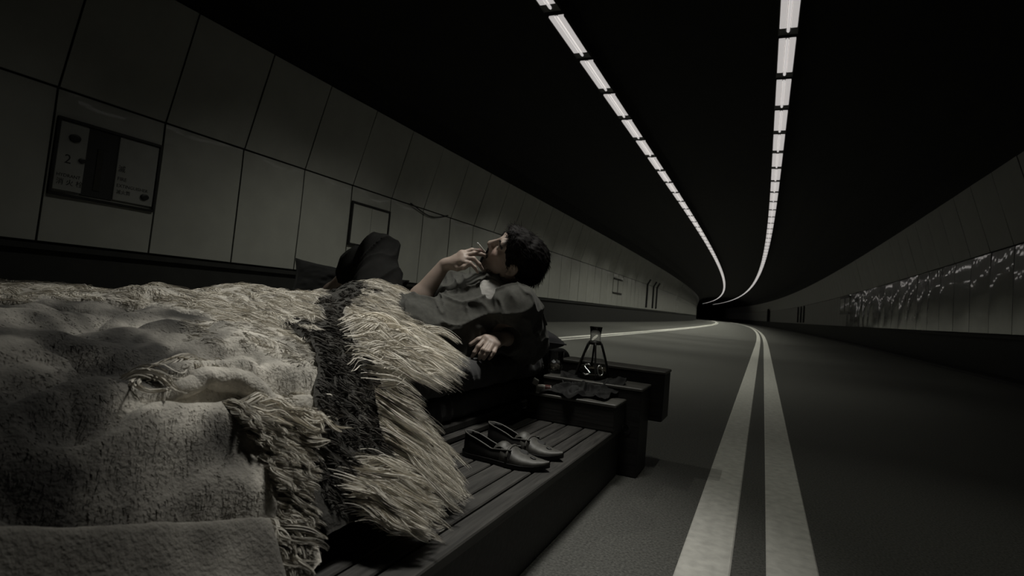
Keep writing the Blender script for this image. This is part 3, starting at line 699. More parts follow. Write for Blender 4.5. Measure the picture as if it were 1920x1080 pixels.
# eyes with a dark iris looking up and away
M['eye'] = mat('eyeball', (.62, .60, .56), .15, attr='iris', coat=.5)
for s in (-1, 1):
    V, Fc = lathe([(.0125*math.sin(a), .0125*math.cos(a)) for a in np.linspace(.001, math.pi-.001, 18)], 22); V = np.array(V)
    gaze = unit(np.array([s*.0+.12, .95, .30])); z_ = V@np.array([0, 0, 1.])/.0125
    # local z -> gaze
    zz = gaze; xx = unit(np.cross([0, 0, 1.], zz)); yy = np.cross(zz, xx); W_ = V@np.stack([xx, yy, zz]); W_ = W_+np.array([s*.032, .0785, .0225])
    e = link('eye', npmesh('eye', HO+W_@HB, Fc, True), M['eye'], man); c = np.ones((len(V), 3)); c[z_ > .86] = (.06, .045, .04); c[z_ > .975] = .01; vcol(e.data, 'iris', c)
# ---- hair
M['hair'] = mat('black_hair', (.008, .007, .007), .7, spec=.12)
def surfstrands(root, nrm, flow, Ln, rad, seg=6, curl=.3, grav=.0, sides=3):
    """tapered hairs as thin tubes; arrays of roots, normals, flow directions"""
    n = len(root); P = np.zeros((n, seg+1, 3)); P[:, 0] = root; d = nrm*.35+flow; d /= np.linalg.norm(d, axis=1)[:, None]; st = Ln/seg
    for k in range(seg):
        d = d+flow*.35+np.array([0, 0, -grav])+curl*RNG.normal(size=(n, 3))*.25; d /= np.linalg.norm(d, axis=1)[:, None]; P[:, k+1] = P[:, k]+d*st[:, None]
    return strand_mesh(P, rad, sides)
def strand_mesh(P, rad, sides=3, tip=.15):
    n, m, _ = P.shape; T_ = np.gradient(P, axis=1); T_ /= np.linalg.norm(T_, axis=2)[..., None]+1e-9
    a = np.cross(T_, np.array([.31, .2, .93])); a /= np.linalg.norm(a, axis=2)[..., None]+1e-9; b = np.cross(T_, a)
    tp = np.linspace(0, 1, m); w_ = (1-(1-tip)*tp**1.8); R_ = (rad[:, None] if np.ndim(rad) else rad)*w_[None]*np.ones((n, 1))
    if sides == 2:
        an = RNG.uniform(0, math.pi, n)[:, None, None]; b = a*np.cos(an)+b*np.sin(an); V = np.stack([P-b*R_[..., None], P+b*R_[..., None]], 2).reshape(-1, 3); i = (np.arange(n)[:, None]*m+np.arange(m-1)[None]).ravel()*2
        return V, np.stack([i, i+1, i+3, i+2], 1)
    V = np.stack([P+(a*math.cos(t)+b*math.sin(t))*R_[..., None] for t in 2*math.pi*np.arange(sides)/sides], 2).reshape(-1, 3)
    base = (np.arange(n)[:, None]*m+np.arange(m-1)[None]).ravel()*sides; Fs = []
    for k in range(sides): Fs.append(np.stack([base+k, base+(k+1) % sides, base+(k+1) % sides+sides, base+k+sides], 1))
    return V, np.concatenate(Fs)
hh = Field(HO-.17, HO+.17, .0032)
hh.op(ell(H(0, -.020, .038), HB, (.083, .102, .088)), .02); hh.op(ell(H(0, .05, .093), HB, (.056, .047, .026)), .03); hh.op(cone(H(0, -.085, -.02), H(0, -.08, -.055), .05, .03), .03)
Pg = hh.grid(); Lg = ((Pg-HO)@HB.T).astype(np.float32); hh.phi += (.0060*fbm(Lg*np.array([55, 40, 30]), 3)+.003*vnoise(Lg*np.array([140, 60, 60]))).astype(np.float32)
hh.op(ell(H(0, .120, -.002), HB, (.064, .088, .098)), .012, 'sub'); hh.op(ell(H(0, .05, -.085), HB, (.2, .085, .078)), .01, 'sub')
for s in (-1, 1): hh.op(ell(H(s*.088, -.004, -.004), HB, (.024, .022, .036)), .008, 'sub')
hh.op(ell(H(0, -.04, -.13), HB, (.2, .2, .065)), .01, 'sub')
V, Fc = hh.mesh()
# wisps over the cap
Lv = (V-HO)@HB.T; nr = unit_rows = (Lv-np.array([0, -.02, .03])); nr = nr/np.linalg.norm(nr, axis=1)[:, None]
pick = RNG.choice(len(V), 2600, replace=False); pick = pick[(Lv[pick, 2] > -.05)]
fl = np.stack([nr[pick, 0]*.5, -.75+nr[pick, 1]*.0+.9*(Lv[pick, 1] > .05)*(Lv[pick, 2] > .07), -.35-np.clip(-Lv[pick, 1]*6, 0, .6)], 1)+RNG.normal(size=(len(pick), 3))*.25
V2, F2 = surfstrands(V[pick]-(nr[pick]@HB)*.002, nr[pick]@HB, fl@HB, RNG.uniform(.014, .028, len(pick)), .0009, 5, .3)
link('hair', npmesh('hair', np.concatenate([V, V2]), np.concatenate([Fc, F2+len(V)]), True), M['hair'], man)
# brows, moustache and chin beard: short dark hairs
def facehair(name, segs, n, Ln, rad, flow):
    R_, N_, Fl = [], [], []
    for _ in range(n):
        a, b, wd, df = segs[RNG.integers(len(segs))]; t = RNG.random(); p = np.array(a)+(np.array(b)-np.array(a))*t+RNG.normal(size=3)*np.array([wd, .001, wd]); R_.append(p)
        N_.append((p[0]*4, .8, 0)); Fl.append(np.array(df)+RNG.normal(size=3)*.15)
    R_ = np.array(R_); V, Fc = surfstrands(HO+R_@HB, unit_r(np.array(N_))@HB, np.array(Fl)@HB, RNG.uniform(*Ln, n), rad, 3, .2); link(name, npmesh(name, V, Fc, True), M['hair'], man)
def unit_r(a): return a/np.linalg.norm(a, axis=1)[:, None]
for s in (-1, 1): facehair('eyebrow', [((s*.012, .094, .038), (s*.032, .092, .046), .0016, (s*1, 0, .35)), ((s*.032, .092, .046), (s*.050, .076, .040), .0014, (s*1, -.3, -.3))], 260, (.008, .013), .0007, None)
facehair('moustache', [((s*.002, .104, -.036), (s*.028, .092, -.044), .0024, (s*.7, .1, -.6)) for s in (-1, 1)], 420, (.008, .014), .0008, None)
facehair('beard', [((-.016, .095, -.088), (.016, .095, -.088), .007, (0, .3, -.8)), ((-.03, .08, -.085), (.03, .08, -.085), .008, (0, .2, -.8)), ((-.052, .04, -.07), (-.03, .075, -.088), .006, (0, .2, -.8)), ((.052, .04, -.07), (.03, .075, -.088), .006, (0, .2, -.8)), ((0, .1, -.07), (0, .097, -.085), .006, (0, .3, -.8))], 1300, (.006, .012), .0008, None)
# ---- white undershirt
tee = Field(CH-.32, CH+.32, .0045)
body_prims(tee); tee.phi -= .0075
Pg = tee.grid(); nk = unit(H(0, -.02, -.05)-NB)
tee.phi += (.0016*vnoise(Pg*np.array([70, 70, 160]))).astype(np.float32)
tee.phi = np.maximum(tee.phi, ((Pg-NB)@nk-.062).astype(np.float32)); tee.phi = np.maximum(tee.phi, (np.linalg.norm(Pg-at(916, 541, 2.14), axis=-1)-.088).astype(np.float32))
V, Fc = tee.mesh(); del tee
M['tee'] = mat('white_cotton', (.30, .295, .28), .9, (30, .12), (260, .2, .002)); link('undershirt', npmesh('undershirt', V, Fc, True), M['tee'], man)
# ---- sweater
sw = Field(pts[[1, 2, 3, 4, 5, 6]].min(0)-.19, pts[[1, 2, 3, 4, 5, 6]].max(0)+.19, .0048)
sw.op(cone(SHR, SHL, .076, .072), .06); sw.op(cone(NB+(CH-NB)*.35, CH, .098, .138), .06); sw.op(cone(CH, BE, .142, .128), .07); sw.op(cone(BE, PE, .128, .13), .06)
sw.op(cone(NB+(H(0, -.025, -.045)-NB)*.1, NB, .07, .08), .04)
CUF = ELR+(SHR-ELR)*.10
chain(sw, [SHR, SHR+(ELR-SHR)*.55, CUF], [.074, .068, .064], .05); chain(sw, [SHL, SHL+(ELL_-SHL)*.5, ELL_, ELL_+(WRL-ELL_)*.85], [.074, .066, .060, .042], .05)
Pg = sw.grid().astype(np.float32); q1 = Pg-CH.astype(np.float32)
ax_ = unit(PE-NB); sx = unit(SHL-SHR); nx_ = unit(np.cross(ax_, sx))
A1 = q1@ax_; B1 = q1@sx; C1 = q1@nx_
w1 = fbm(np.stack([A1*4, B1*4, C1*4], -1), 2)
f1 = vnoise(np.stack([(A1*.55+B1*.85)*17+w1*1.6, (B1*.55-A1*.85)*5, C1*7], -1)); f2 = vnoise(np.stack([(A1*.9-B1*.4)*30+w1*2.2, (B1*.9+A1*.4)*9, C1*12], -1))
sw.phi += (-.017*(1-np.abs(f1))**3.5+.006-.011*(1-np.abs(f2))**4).astype(np.float32); del A1, B1, C1, f1, f2, w1, q1
# neckline, open placket, sleeve ends
nfront = unit(at(916, 545, 2.1)-NB)
sw.op(cone(NB+nk*.10, NB+nk*.005, .085, .069), .006, 'sub')
sw.op(cone(at(915, 534, 2.17), at(914, 548, 2.15), .034, .024), .006, 'sub'); sw.op(cone(at(914, 548, 2.15), at(905, 566, 2.12), .022, .005), .006, 'sub'); sw.op(cone(at(923, 537, 2.15), at(920, 551, 2.12), .034, .020), .006, 'sub')
dR = unit(ELR-CUF); near = np.linalg.norm(Pg-CUF, axis=-1) < .095
sw.phi = np.where(near & ((Pg-CUF)@unit(WRR-ELR) > .0), np.maximum(sw.phi, (.5*((Pg-CUF)@dR-.012)+.0).astype(np.float32)), sw.phi)
sw.op(cone(ELR+(WRR-ELR)*.18, WRR+(WRR-ELR)*.4, .046, .05), .006, 'sub')
dL = unit(WRL-ELL_); nearL = np.linalg.norm(Pg-WRL, axis=-1) < .058
sw.phi = np.where(nearL, np.maximum(sw.phi, ((Pg-WRL)@dL+.022).astype(np.float32)), sw.phi)
V, Fc = sw.mesh(); del sw, Pg
M['sweater'] = mat('dark_knit_sweater', (.046, .046, .040), .92, (60, .22), (420, .3, .0015), sheen=.06)
link('sweater', npmesh('sweater', V, Fc, True), M['sweater'], man)
# rolled sleeve band and a small wristband at the elbow
a = ELR+(CUF-ELR)*1.6; b = ELR+(CUF-ELR)*.35
# ---- trousers
tr = Field(np.minimum(pts[[6, 7, 8, 9, 10]].min(0), PE)-.16, np.maximum(pts[[6, 7, 8, 9, 10]].max(0), PE)+.16, .0052)
HEM = KNR+(ANR-KNR)*.60
tr.op(cone(BE+(PE-BE)*.85, PE, .108, .115), .05); chain(tr, [HIR, HIR+(KNR-HIR)*.5, KNR], [.095, .085, .068], .05); chain(tr, [KNR, KNR+(ANR-KNR)*.4, HEM], [.072, .074, .060], .05)
chain(tr, [HIL, KNL], [.105, .07], .05); chain(tr, [KNL, KNL+(ANL-KNL)*.8], [.068, .055], .05)
Pg = tr.grid().astype(np.float32); q1 = Pg-KNR.astype(np.float32); up = unit(KNR-(HIR+ANR)/2); s1 = unit(np.cross(up, Fv)); A1 = q1@up; B1 = q1@s1; C1 = q1@np.cross(up, s1)
f1 = vnoise(np.stack([B1*22+A1*5, A1*5, C1*14], -1)); f2 = vnoise(np.stack([B1*9, A1*3+2, C1*9], -1))
tr.phi += (-.018*(1-np.abs(f1))**2.5+.008-.006*f2).astype(np.float32)
dH = unit(ANR-KNR); tr.phi = np.where(np.linalg.norm(Pg-HEM, axis=-1) < .16, np.maximum(tr.phi, ((Pg-HEM)@dH).astype(np.float32)), tr.phi)
tr.op(cone(KNR+(ANR-KNR)*.6, ANR+(ANR-KNR)*.3, .044, .047), .005, 'sub')
V, Fc = tr.mesh(); del tr, Pg
M['trousers'] = mat('dark_trousers', (.0065, .0065, .006), .9, (50, .2), (380, .2, .0015), spec=.15)
link('trousers', npmesh('trousers', V, Fc, True), M['trousers'], man)
# ---- cigarette between the fingers
m0 = H(-.004, .100, -.0565); c1 = at(895.5, 456, 2.165); cg = empty('cigarette', m0, 'lit cigarette held between the fingers at the mouth', 'cigarette')
def rel(p): return np.array(p)-m0
link('paper', pm('paper', *tube([rel(m0+(c1-m0)*f) for f in (0, .3, .6, .93)], .0037, 10), smooth=True), mat('cigarette_paper', (.62, .60, .56), .8, (60, .05)), cg)
link('ash', pm('ash', *tube([rel(m0+(c1-m0)*f) for f in (.93, .97, 1.03)], [.0036, .0037, .002], 10), smooth=True), mat('ash', (.55, .55, .55), .9, (200, .3)), cg)
# ------------------------------------------------------------------ hides and furs heaped over the bed
def smooth(x, a, b): t = np.clip((x-a)/(b-a), 0, 1); return t*t*(3-2*t)
def seg_dist(X, Y, P):
    """distance to a plan polyline, and the parameter along it"""
    best = np.full(np.shape(X), 9.); par = np.zeros(np.shape(X)); n = len(P)-1; sgn = np.zeros(np.shape(X))
    for i in range(n):
        ax, ay = P[i]; bx_, by = P[i+1]; dx, dy = bx_-ax, by-ay; L2 = dx*dx+dy*dy
        t = np.clip(((X-ax)*dx+(Y-ay)*dy)/L2, 0, 1); d = np.hypot(X-ax-t*dx, Y-ay-t*dy); m = d < best
        best = np.where(m, d, best); par = np.where(m, (i+t)/n, par); sgn = np.where(m, np.sign((X-ax)*dy-(Y-ay)*dx), sgn)
    return best, par, sgn
def prof(X): return np.interp(-X, [.60, .70, .78, .84, .885, 1.0, 1.15, 1.4, 3], [.204, .226, .31, .405, .468, .512, .528, .55, .565])
def project(P):
    d = np.asarray(P)-CAMP; z = d@Fv; return 960+FPX*(d@Rv)/z, PPY-FPX*(d@Uv)/z
def hitxy(u, v, h, lift=0.):
    """where a sight line meets the height field h: used to read plan positions off the photograph"""
    d = Fv+Rv*(u-960)/FPX-Uv*(v-PPY)/FPX; t = np.arange(.25, 6, .004); P = CAMP+t[:, None]*d; z = h(P[:, 0], P[:, 1])+lift
    k = np.argmax((P[:, 2] <= z) & (P[:, 0] < -.45)); return P[k, 0], P[k, 1]
NEARP = ([.57, .64, .72, .80, .885, 1.0, 1.15, 1.4, 3], [.205, .252, .330, .415, .492, .540, .556, .565, .575])
base_h = lambda X, Y: np.interp(-X, *NEARP)
def plan(pts, lift=0.): return [hitxy(u, v, base_h, lift) for u, v in pts]
ROLL_ = plan([(640, 716), (590, 698), (520, 672), (450, 652), (385, 645), (325, 655)], .045)
VAL1 = plan([(640, 745), (520, 722), (420, 712), (330, 712), (260, 722)])
VAL2 = plan([(330, 712), (270, 690), (200, 655), (130, 640), (60, 640)])
VAL3 = plan([(300, 720), (240, 742), (190, 775), (120, 800), (40, 800)])
RID2 = plan([(470, 760), (380, 770), (280, 790), (180, 830), (60, 860)], .02)
VAL4 = plan([(460, 830), (380, 850), (280, 880), (150, 905), (20, 915)])
VAL5 = plan([(560, 985), (500, 970), (400, 968), (280, 965), (120, 990), (0, 1000)])
def floor_z(X): return np.interp(-X, [.72, .86, .895, .93], [.204, .33, .452, .466])      # what the hides rest on
def mound(X, Y):
    """top of the heap before any fold"""
    nearY = 1-smooth(Y, .98, 1.16); z = prof(X)*(1-nearY)+nearY*np.interp(-X, *NEARP)
    farY = smooth(Y, 1.30, 1.62)                                     # past the hides the mattress side is bare
    z = z*(1-farY)+farY*np.where(X > -.90, .2+0*X, .455+0*X)
    lap = .170*np.exp(-(((X+1.32)/.25)**2+((Y-1.80)/.26)**2)/1.)
    legs = .085*np.exp(-(((X+1.42)/.30)**2+((Y-1.62)/.22)**2))
    edge = smooth(-X, .90, 1.02)
    return z+(lap+legs)*np.maximum(edge, 1-farY)
def ridge(X, Y, P, hgt, wd, lo=.15, asym=1.):
    d, p, s = seg_dist(X, Y, P); wv = np.where(s > 0, wd, wd*asym); return hgt*np.exp(-(d/wv)**2)*np.clip(np.minimum(p, 1-p)/lo+.06, 0, 1)
def edgeA(X, Y):   # plan edge of the hide towards the man
    return np.interp(-X, [.60, .72, .80, .88, 1.0, 1.15, 1.5], [.74, .81, .915, .99, 1.10, 1.19, 1.24])+.025*n2(X, Y, 11, 2.2, 2)
def h_near(X, Y):
    z = mound(X, Y)
    z = z+ridge(X, Y, ROLL_, .030, .035, .1)-ridge(X, Y, VAL1, .085, .027, .2)-ridge(X, Y, VAL2, .055, .028, .3)-ridge(X, Y, VAL3, .055, .024, .4)
    z = z+ridge(X, Y, RID2, .024, .05, .5)-ridge(X, Y, VAL4, .028, .03, .4)-ridge(X, Y, VAL5, .03, .022, .3)
    c = n2(X+.3*Y, Y, 7, 3.1, 3); z = z+.024*c-.038*(1-np.abs(n2(X*.8+Y*.5, Y*.5-X*.8, 5.5, 9.2, 2)))**5-.016*(1-np.abs(n2(X*.6-Y*.7, Y*.6+X*.7, 9, 4.2, 2)))**5
    pf = smooth(X, -1.02, -.94)*smooth(Y-edgeA(X, Y), -.27, -.16); z = z+pf*(.020*np.abs(n2(X, Y, 15, 6.4, 2))**.8+.006*n2(X, Y, 40, 1.1, 2))     # puffs of the woolly margin
    z = z+.006*n2(X, Y, 24, 5.5, 2); return np.maximum(z, floor_z(X)+.004)
# -- strands
def gradn(h, X, Y, e=.006):
    gx = (h(X+e, Y)-h(X-e, Y))/(2*e); gy = (h(X, Y+e)-h(X, Y-e))/(2*e); return gx, gy
def grow(h, X, Y, lift, Ln, seg, flow, rise, wave, clump, rad, sides=3, tip=.2, grav=.5, curlf=1.2):
    """wool laid along the heap: roots (X,Y), lengths Ln; flow = plan direction; clump = clump id per strand"""
    n = len(X); gx, gy = gradn(h, X, Y, .012); P = np.zeros((n, seg+1, 3)); P[:, 0, 0] = X; P[:, 0, 1] = Y; P[:, 0, 2] = h(X, Y)+lift
    nc = clump.max()+1; ph = RNG.uniform(0, 6.28, (nc, 4)); cf = RNG.normal(size=(nc, 3)); fr_ = RNG.uniform(.6, 1.5, nc); own = RNG.normal(size=(n, 3))
    d = np.stack([flow[:, 0]-gx*grav, flow[:, 1]-gy*grav, rise*np.ones(n)], 1)+cf[clump]*np.array([.35, .35, .15])*wave+own*.12
    d /= np.linalg.norm(d, axis=1)[:, None]; st = Ln/seg
    pw = RNG.uniform(0, 6.28, n); fw = RNG.uniform(1., 2.2, n)
    for k in range(seg):
        t = (k+1)/seg; a = ph[clump]; w0 = np.sin(pw+6.28*fw*t)*.22*min(1., seg/8)*wave**.5; w1 = np.sin(a[:, 0]+t*6.28*fr_[clump]*curlf); w2 = np.cos(a[:, 1]+t*6.28*fr_[clump]*curlf)
        px, py = -flow[:, 1], flow[:, 0]
        x, y = P[:, k, 0], P[:, k, 1]; gx, gy = gradn(h, x, y, .012)
        nd = np.stack([flow[:, 0]-gx*grav+px*(w1*wave*1.1+w0), flow[:, 1]-gy*grav+py*(w1*wave*1.1+w0), rise*(1-1.6*t)+w2*wave*.35-.10], 1)+own*.10
        nd /= np.linalg.norm(nd, axis=1)[:, None]; d = d*.45+nd*.55; d /= np.linalg.norm(d, axis=1)[:, None]
        q = P[:, k]+d*st[:, None]; fl = h(q[:, 0], q[:, 1])+lift*(.5+own[:, 0]*.12)+.002
        drop = np.clip(P[:, k, 2]-fl, 0, None); q[:, 2] = np.maximum(q[:, 2]-np.minimum(drop*.22, st*.5)*grav, fl); P[:, k+1] = q
    return P
def lock(P, root_xy, clump, tight):
    """draw each clump's hairs together towards its tip"""
    nc = clump.max()+1; cnt = np.bincount(clump, minlength=nc)[:, None, None]; s = np.zeros((nc,)+P.shape[1:]); np.add.at(s, clump, P); c = s/np.maximum(cnt, 1)
    t = np.linspace(0, 1, P.shape[1])[None, :, None]**1.1*tight; return P*(1-t)+c[clump]*t
def clumps(X, Y, size):
    n = max(4, int(len(X)*size)); c = RNG.choice(len(X), n, replace=False); out = np.zeros(len(X), int)
    for i in range(0, len(X), 4000):
        d = (X[i:i+4000, None]-X[c][None])**2+(Y[i:i+4000, None]-Y[c][None])**2; out[i:i+4000] = d.argmin(1)
    return out
def inpoly(u, v, poly):
    c = np.zeros(np.shape(u), bool); n = len(poly)
    for i in range(n):
        x1, y1 = poly[i]; x2, y2 = poly[(i+1) % n]; m = ((y1 > v) != (y2 > v)) & (u < (x2-x1)*(v-y1)/((y2-y1)+1e-9)+x1); c ^= m
    return c
def scatter(h, lift, poly, n, box):
    """n roots whose sight lines fall in the outline poly, spread evenly over the plan of the heap"""
    ox, oy = [], []; got = 0
    for _ in range(60):
        X = RNG.uniform(box[0], box[1], 40000); Y = RNG.uniform(box[2], box[3], 40000); u, v = project(np.stack([X, Y, h(X, Y)+lift], 1)); m = inpoly(u, v, poly)
        ox.append(X[m]); oy.append(Y[m]); got += m.sum()
        if got >= n: break
    return np.concatenate(ox)[:n], np.concatenate(oy)[:n]
def furmat(name, col, attr='tone', rough=.75):
    m = mat(name, col, rough, attr=attr, spec=.25); return m
M['wool'] = furmat('cream_wool', (.76, .72, .64)); M['pelt'] = mat('pelt_skin', (.30, .285, .255), .95, (14, .35), (160, .6, .006), attr='tone', sheen=.1)
M['darkfur'] = furmat('dark_fur', (.075, .070, .062)); M['darkpelt'] = mat('dark_pelt', (.05, .048, .043), .95, (14, .35), (120, .6, .006))
def strand_obj(name, P, rad, m, parent, tone=None, sides=3, tip=.2):
    V, Fc = strand_mesh(P, rad, sides, tip); me = npmesh(name, V, Fc, True)
    n, k = P.shape[:2]; t = np.ones(n) if tone is None else tone; t = np.repeat(t, k*sides)
    vcol(me, 'tone', np.clip(t, 0, 1.4)); o = link(name, me, m, parent); o['kind'] = 'stuff'; return o
def pelt(name, h, us, vs, lift, thick, m, parent, tonefn=None, keep=None, rim=.02):
    """a sheet laid on the heap: plan grid us x vs (world), kept where keep(X,Y) > 0, with a rounded edge"""
    X, Y = np.meshgrid(us, vs, indexing='ij'); K = np.ones_like(X) if keep is None else keep(X, Y); e = np.clip(K/rim, 0, 1); e = np.sqrt(np.clip(1-(1-e)**2, 0, 1))
    if keep is not None:     # run the border along the outline instead of the grid
        gx, gy = np.gradient(K, us, vs); g2 = gx*gx+gy*gy+1e-9; out = K < 0; c = 1.6*(us[1]-us[0])
        X = np.where(out, X+np.clip(-K*gx/g2, -c, c), X); Y = np.where(out, Y+np.clip(-K*gy/g2, -c, c), Y)
    zb = h(X, Y)+.001; zt = h(X, Y)+.001+e*(thick+lift); nx, ny = X.shape; ok = K > 0
    q = ok[:-1, :-1] | ok[1:, :-1] | ok[1:, 1:] | ok[:-1, 1:]; I = np.argwhere(q); a = I[:, 0]*ny+I[:, 1]; Q = np.stack([a, a+ny, a+ny+1, a+1], 1); N = nx*ny
    V = np.concatenate([np.stack([X, Y, zt], -1).reshape(-1, 3), np.stack([X, Y, zb], -1).reshape(-1, 3)]); Fc = [Q, Q[:, ::-1]+N]
    qp = np.pad(q, 1)
    for dx, dy, s in ((-1, 0, (3, 0)), (1, 0, (1, 2)), (0, -1, (0, 1)), (0, 1, (2, 3))):
        bd = q & ~qp[1+dx:qp.shape[0]-1+dx, 1+dy:qp.shape[1]-1+dy]; J = np.argwhere(bd); a = J[:, 0]*ny+J[:, 1]; cs = np.stack([a, a+ny, a+ny+1, a+1], 1)
        p, r = cs[:, s[0]], cs[:, s[1]]; Fc.append(np.stack([r, p, p+N, r+N], 1))
    Fc = np.concatenate(Fc); used = np.zeros(2*N, bool); used[Fc.ravel()] = True; mp = np.cumsum(used)-1
    me = npmesh(name, V[used], mp[Fc], True); t = np.ones(2*N) if tonefn is None else np.tile(tonefn(X, Y).ravel(), 2); vcol(me, 'tone', t[used]); return link(name, me, m, parent)
def hide(name, label, loc): return empty(name, loc, label, 'animal hide', 'hides heaped on the bed')
def uvtone(h, lift, X, Y): return project(np.stack([X, Y, h(X, Y)+lift], -1))

# ---- A: the big grey hide nearest the camera
A = hide('grey_hide', 'big mottled grey hide nearest the camera, curled cream wool along one edge', (-1.0, .65, .2))
def A_off(o): o.location = (1.0, -.65, -.2); return o
def keepA(X, Y): return np.minimum(np.minimum(edgeA(X, Y)-Y, -X-.615+.02*n2(X, Y, 9, 6.1, 2)), Y-.16)
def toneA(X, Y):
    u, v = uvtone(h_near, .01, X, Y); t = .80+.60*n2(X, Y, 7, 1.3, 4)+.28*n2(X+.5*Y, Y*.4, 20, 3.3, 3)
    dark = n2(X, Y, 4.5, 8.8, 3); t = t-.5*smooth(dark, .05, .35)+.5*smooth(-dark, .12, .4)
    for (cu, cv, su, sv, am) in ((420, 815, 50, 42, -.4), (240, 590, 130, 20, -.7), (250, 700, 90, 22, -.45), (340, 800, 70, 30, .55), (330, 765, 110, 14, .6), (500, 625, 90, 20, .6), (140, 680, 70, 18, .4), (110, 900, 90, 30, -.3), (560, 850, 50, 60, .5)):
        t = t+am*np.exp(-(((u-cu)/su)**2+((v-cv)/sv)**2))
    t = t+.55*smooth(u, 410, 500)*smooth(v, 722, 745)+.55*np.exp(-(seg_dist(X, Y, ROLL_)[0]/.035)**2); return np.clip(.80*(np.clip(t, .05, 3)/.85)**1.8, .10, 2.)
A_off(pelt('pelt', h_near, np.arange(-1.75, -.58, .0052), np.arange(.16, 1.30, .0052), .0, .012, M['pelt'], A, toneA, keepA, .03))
bx_ = (-1.75, -.60, .17, 1.30)
X = RNG.uniform(bx_[0], bx_[1], 60000); Y = RNG.uniform(bx_[2], bx_[3], 60000); k = keepA(X, Y) > .006; X, Y = X[k], Y[k]
near = np.hypot(X, Y) < 1.9; X, Y = X[near], Y[near]; n = len(X)
fl = np.stack([.5+.5*n2(X, Y, 8, 4.4), .5*n2(X, Y, 8, 7.7)+.3], 1); cl = clumps(X, Y, .05)
P = grow(h_near, X, Y, .011, RNG.uniform(.004, .009, n), 3, fl, .4, .8, cl, 0); P = lock(P, None, cl, .2)
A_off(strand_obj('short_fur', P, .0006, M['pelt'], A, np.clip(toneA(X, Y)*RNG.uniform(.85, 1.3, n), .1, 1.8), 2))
# the rolled-over edge of the skin
rp = np.array(ROLL_); cs = np.r_[0, np.cumsum(np.hypot(*np.diff(rp, axis=0).T))]; q = np.linspace(0, cs[-1], 70)
kx = np.interp(q, cs, rp[:, 0]); ky = np.interp(q, cs, rp[:, 1])
for _ in range(6): kx[1:-1] = (kx[:-2]+2*kx[1:-1]+kx[2:])/4; ky[1:-1] = (ky[:-2]+2*ky[1:-1]+ky[2:])/4
rr_ = np.interp(q/cs[-1], [0, .05, .3, .7, .93, 1], [.012, .021, .026, .024, .016, .006]); ctr = np.stack([kx, ky, h_near(kx, ky)+rr_*.75], 1)
V, Fc = tube(ctr, list(rr_), 22); V = np.array(V); cc = np.repeat(ctr, 22, 0); V = cc+(V-cc)*(1+.22*fbm(V*np.array([28, 28, 34]), 3)+.10*fbm(V*90, 2))[:, None]
me = pm('rolled_edge', V, Fc, True); vcol(me, 'tone', np.clip(1.7+.8*fbm(V*60, 3), .6, 2.2)); A_off(link('rolled_edge', me, M['pelt'], A))
# curled cream wool of its margin
def wool(parent, off, name, h, lift, poly, n, box, Ln, flow, rise, wave, csize, rad, tight, seg=9, tone=(.75, 1.1), grav=.5, curlf=1.2, m='wool', sides=2, jit=.25):
    X, Y = scatter(h, lift, poly, n, box); n = len(X)
    if n < 20: print('FEW', name, n); return
    cl = clumps(X, Y, csize); ncl = cl.max()+1; f = np.array([flow(x, y) for x, y in zip(X, Y)]) if callable(flow) else np.tile(np.array(flow, float), (n, 1)); f = f+RNG.normal(size=(ncl, 2))[cl]*jit
    f = f/(np.linalg.norm(f, axis=1)[:, None]+1e-6); L_ = RNG.uniform(*Ln, n)*RNG.uniform(.75, 1.15, ncl)[cl]
    P = grow(h, X, Y, lift, L_, seg, f, rise, wave, cl, 0, grav=grav, curlf=curlf); P = lock(P, None, cl, tight)
    o = strand_obj(name, P, np.full(n, rad*1.25)*RNG.uniform(.7, 1.3, n), M[m], parent, RNG.uniform(*tone, n)*RNG.uniform(.8, 1.12, ncl)[cl], sides); o.location = off; return o
offA = (1.0, -.65, -.2)
wool(A, offA, 'curled_wool', h_near, .012, [(330, 600), (600, 600), (625, 700), (560, 690), (440, 648), (340, 645)], 3500, (-1.5, -.8, .6, 1.3), (.012, .035), (.6, .6), .5, 1.4, .03, .0006, .5, 6, (.45, .85), .3, 1.5)
wool(A, offA, 'curled_wool', h_near, .012, [(520, 890), (555, 880), (580, 950), (555, 1020), (515, 1045)], 1500, (-.95, -.56, .55, 1.1), (.025, .05), (.8, .3), .4, 1.0, .03, .0006, .6, 8, (.4, .85), .4, 1.2)
wool(A, offA, 'curled_wool', h_near, .012, [(420, 745), (570, 740), (600, 800), (590, 900), (550, 960), (500, 880)], 6000, (-1.12, -.66, .6, 1.25), (.010, .03), (.6, .4), .7, 1.8, .04, .0006, .6, 6, (.5, .95), .3, 1.8)
wool(A, offA, 'curled_wool', h_near, .014, [(415, 752), (470, 738), (535, 738), (572, 742), (572, 800), (555, 890), (545, 925), (515, 920), (485, 850), (445, 790)], 11000, (-1.12, -.66, .6, 1.25), (.03, .066), (.75, .25), .35, 1.5, .022, .00062, .65, 10, (.6, 1.0), .35, 1.5)
wool(A, offA, 'curled_wool', h_near, .014, [(430, 745), (560, 735), (580, 800), (540, 830), (480, 800)], 500, (-1.12, -.66, .6, 1.25), (.08, .14), (.7, .5), .5, 1.6, .03, .0009, .93, 14, (.85, 1.2), .3, 1.3)
wool(A, offA, 'curled_wool', h_near, .012, [(215, 710), (270, 685), (400, 690), (430, 715), (330, 725), (240, 725)], 110, (-1.3, -.75, .5, 1.1), (.10, .18), (.45, .6), .5, 1.8, .05, .0011, .92, 14, (.7, 1.0), .25, 1.2)
wool(A, offA, 'curled_wool', h_near, .012, [(470, 985), (530, 960), (545, 1010), (520, 1060), (470, 1065)], 1800, (-.95, -.58, .55, 1.0), (.05, .09), (.8, .2), .3, 1.0, .03, .0008, .8, 10, (.5, .85), .4, 1.2)
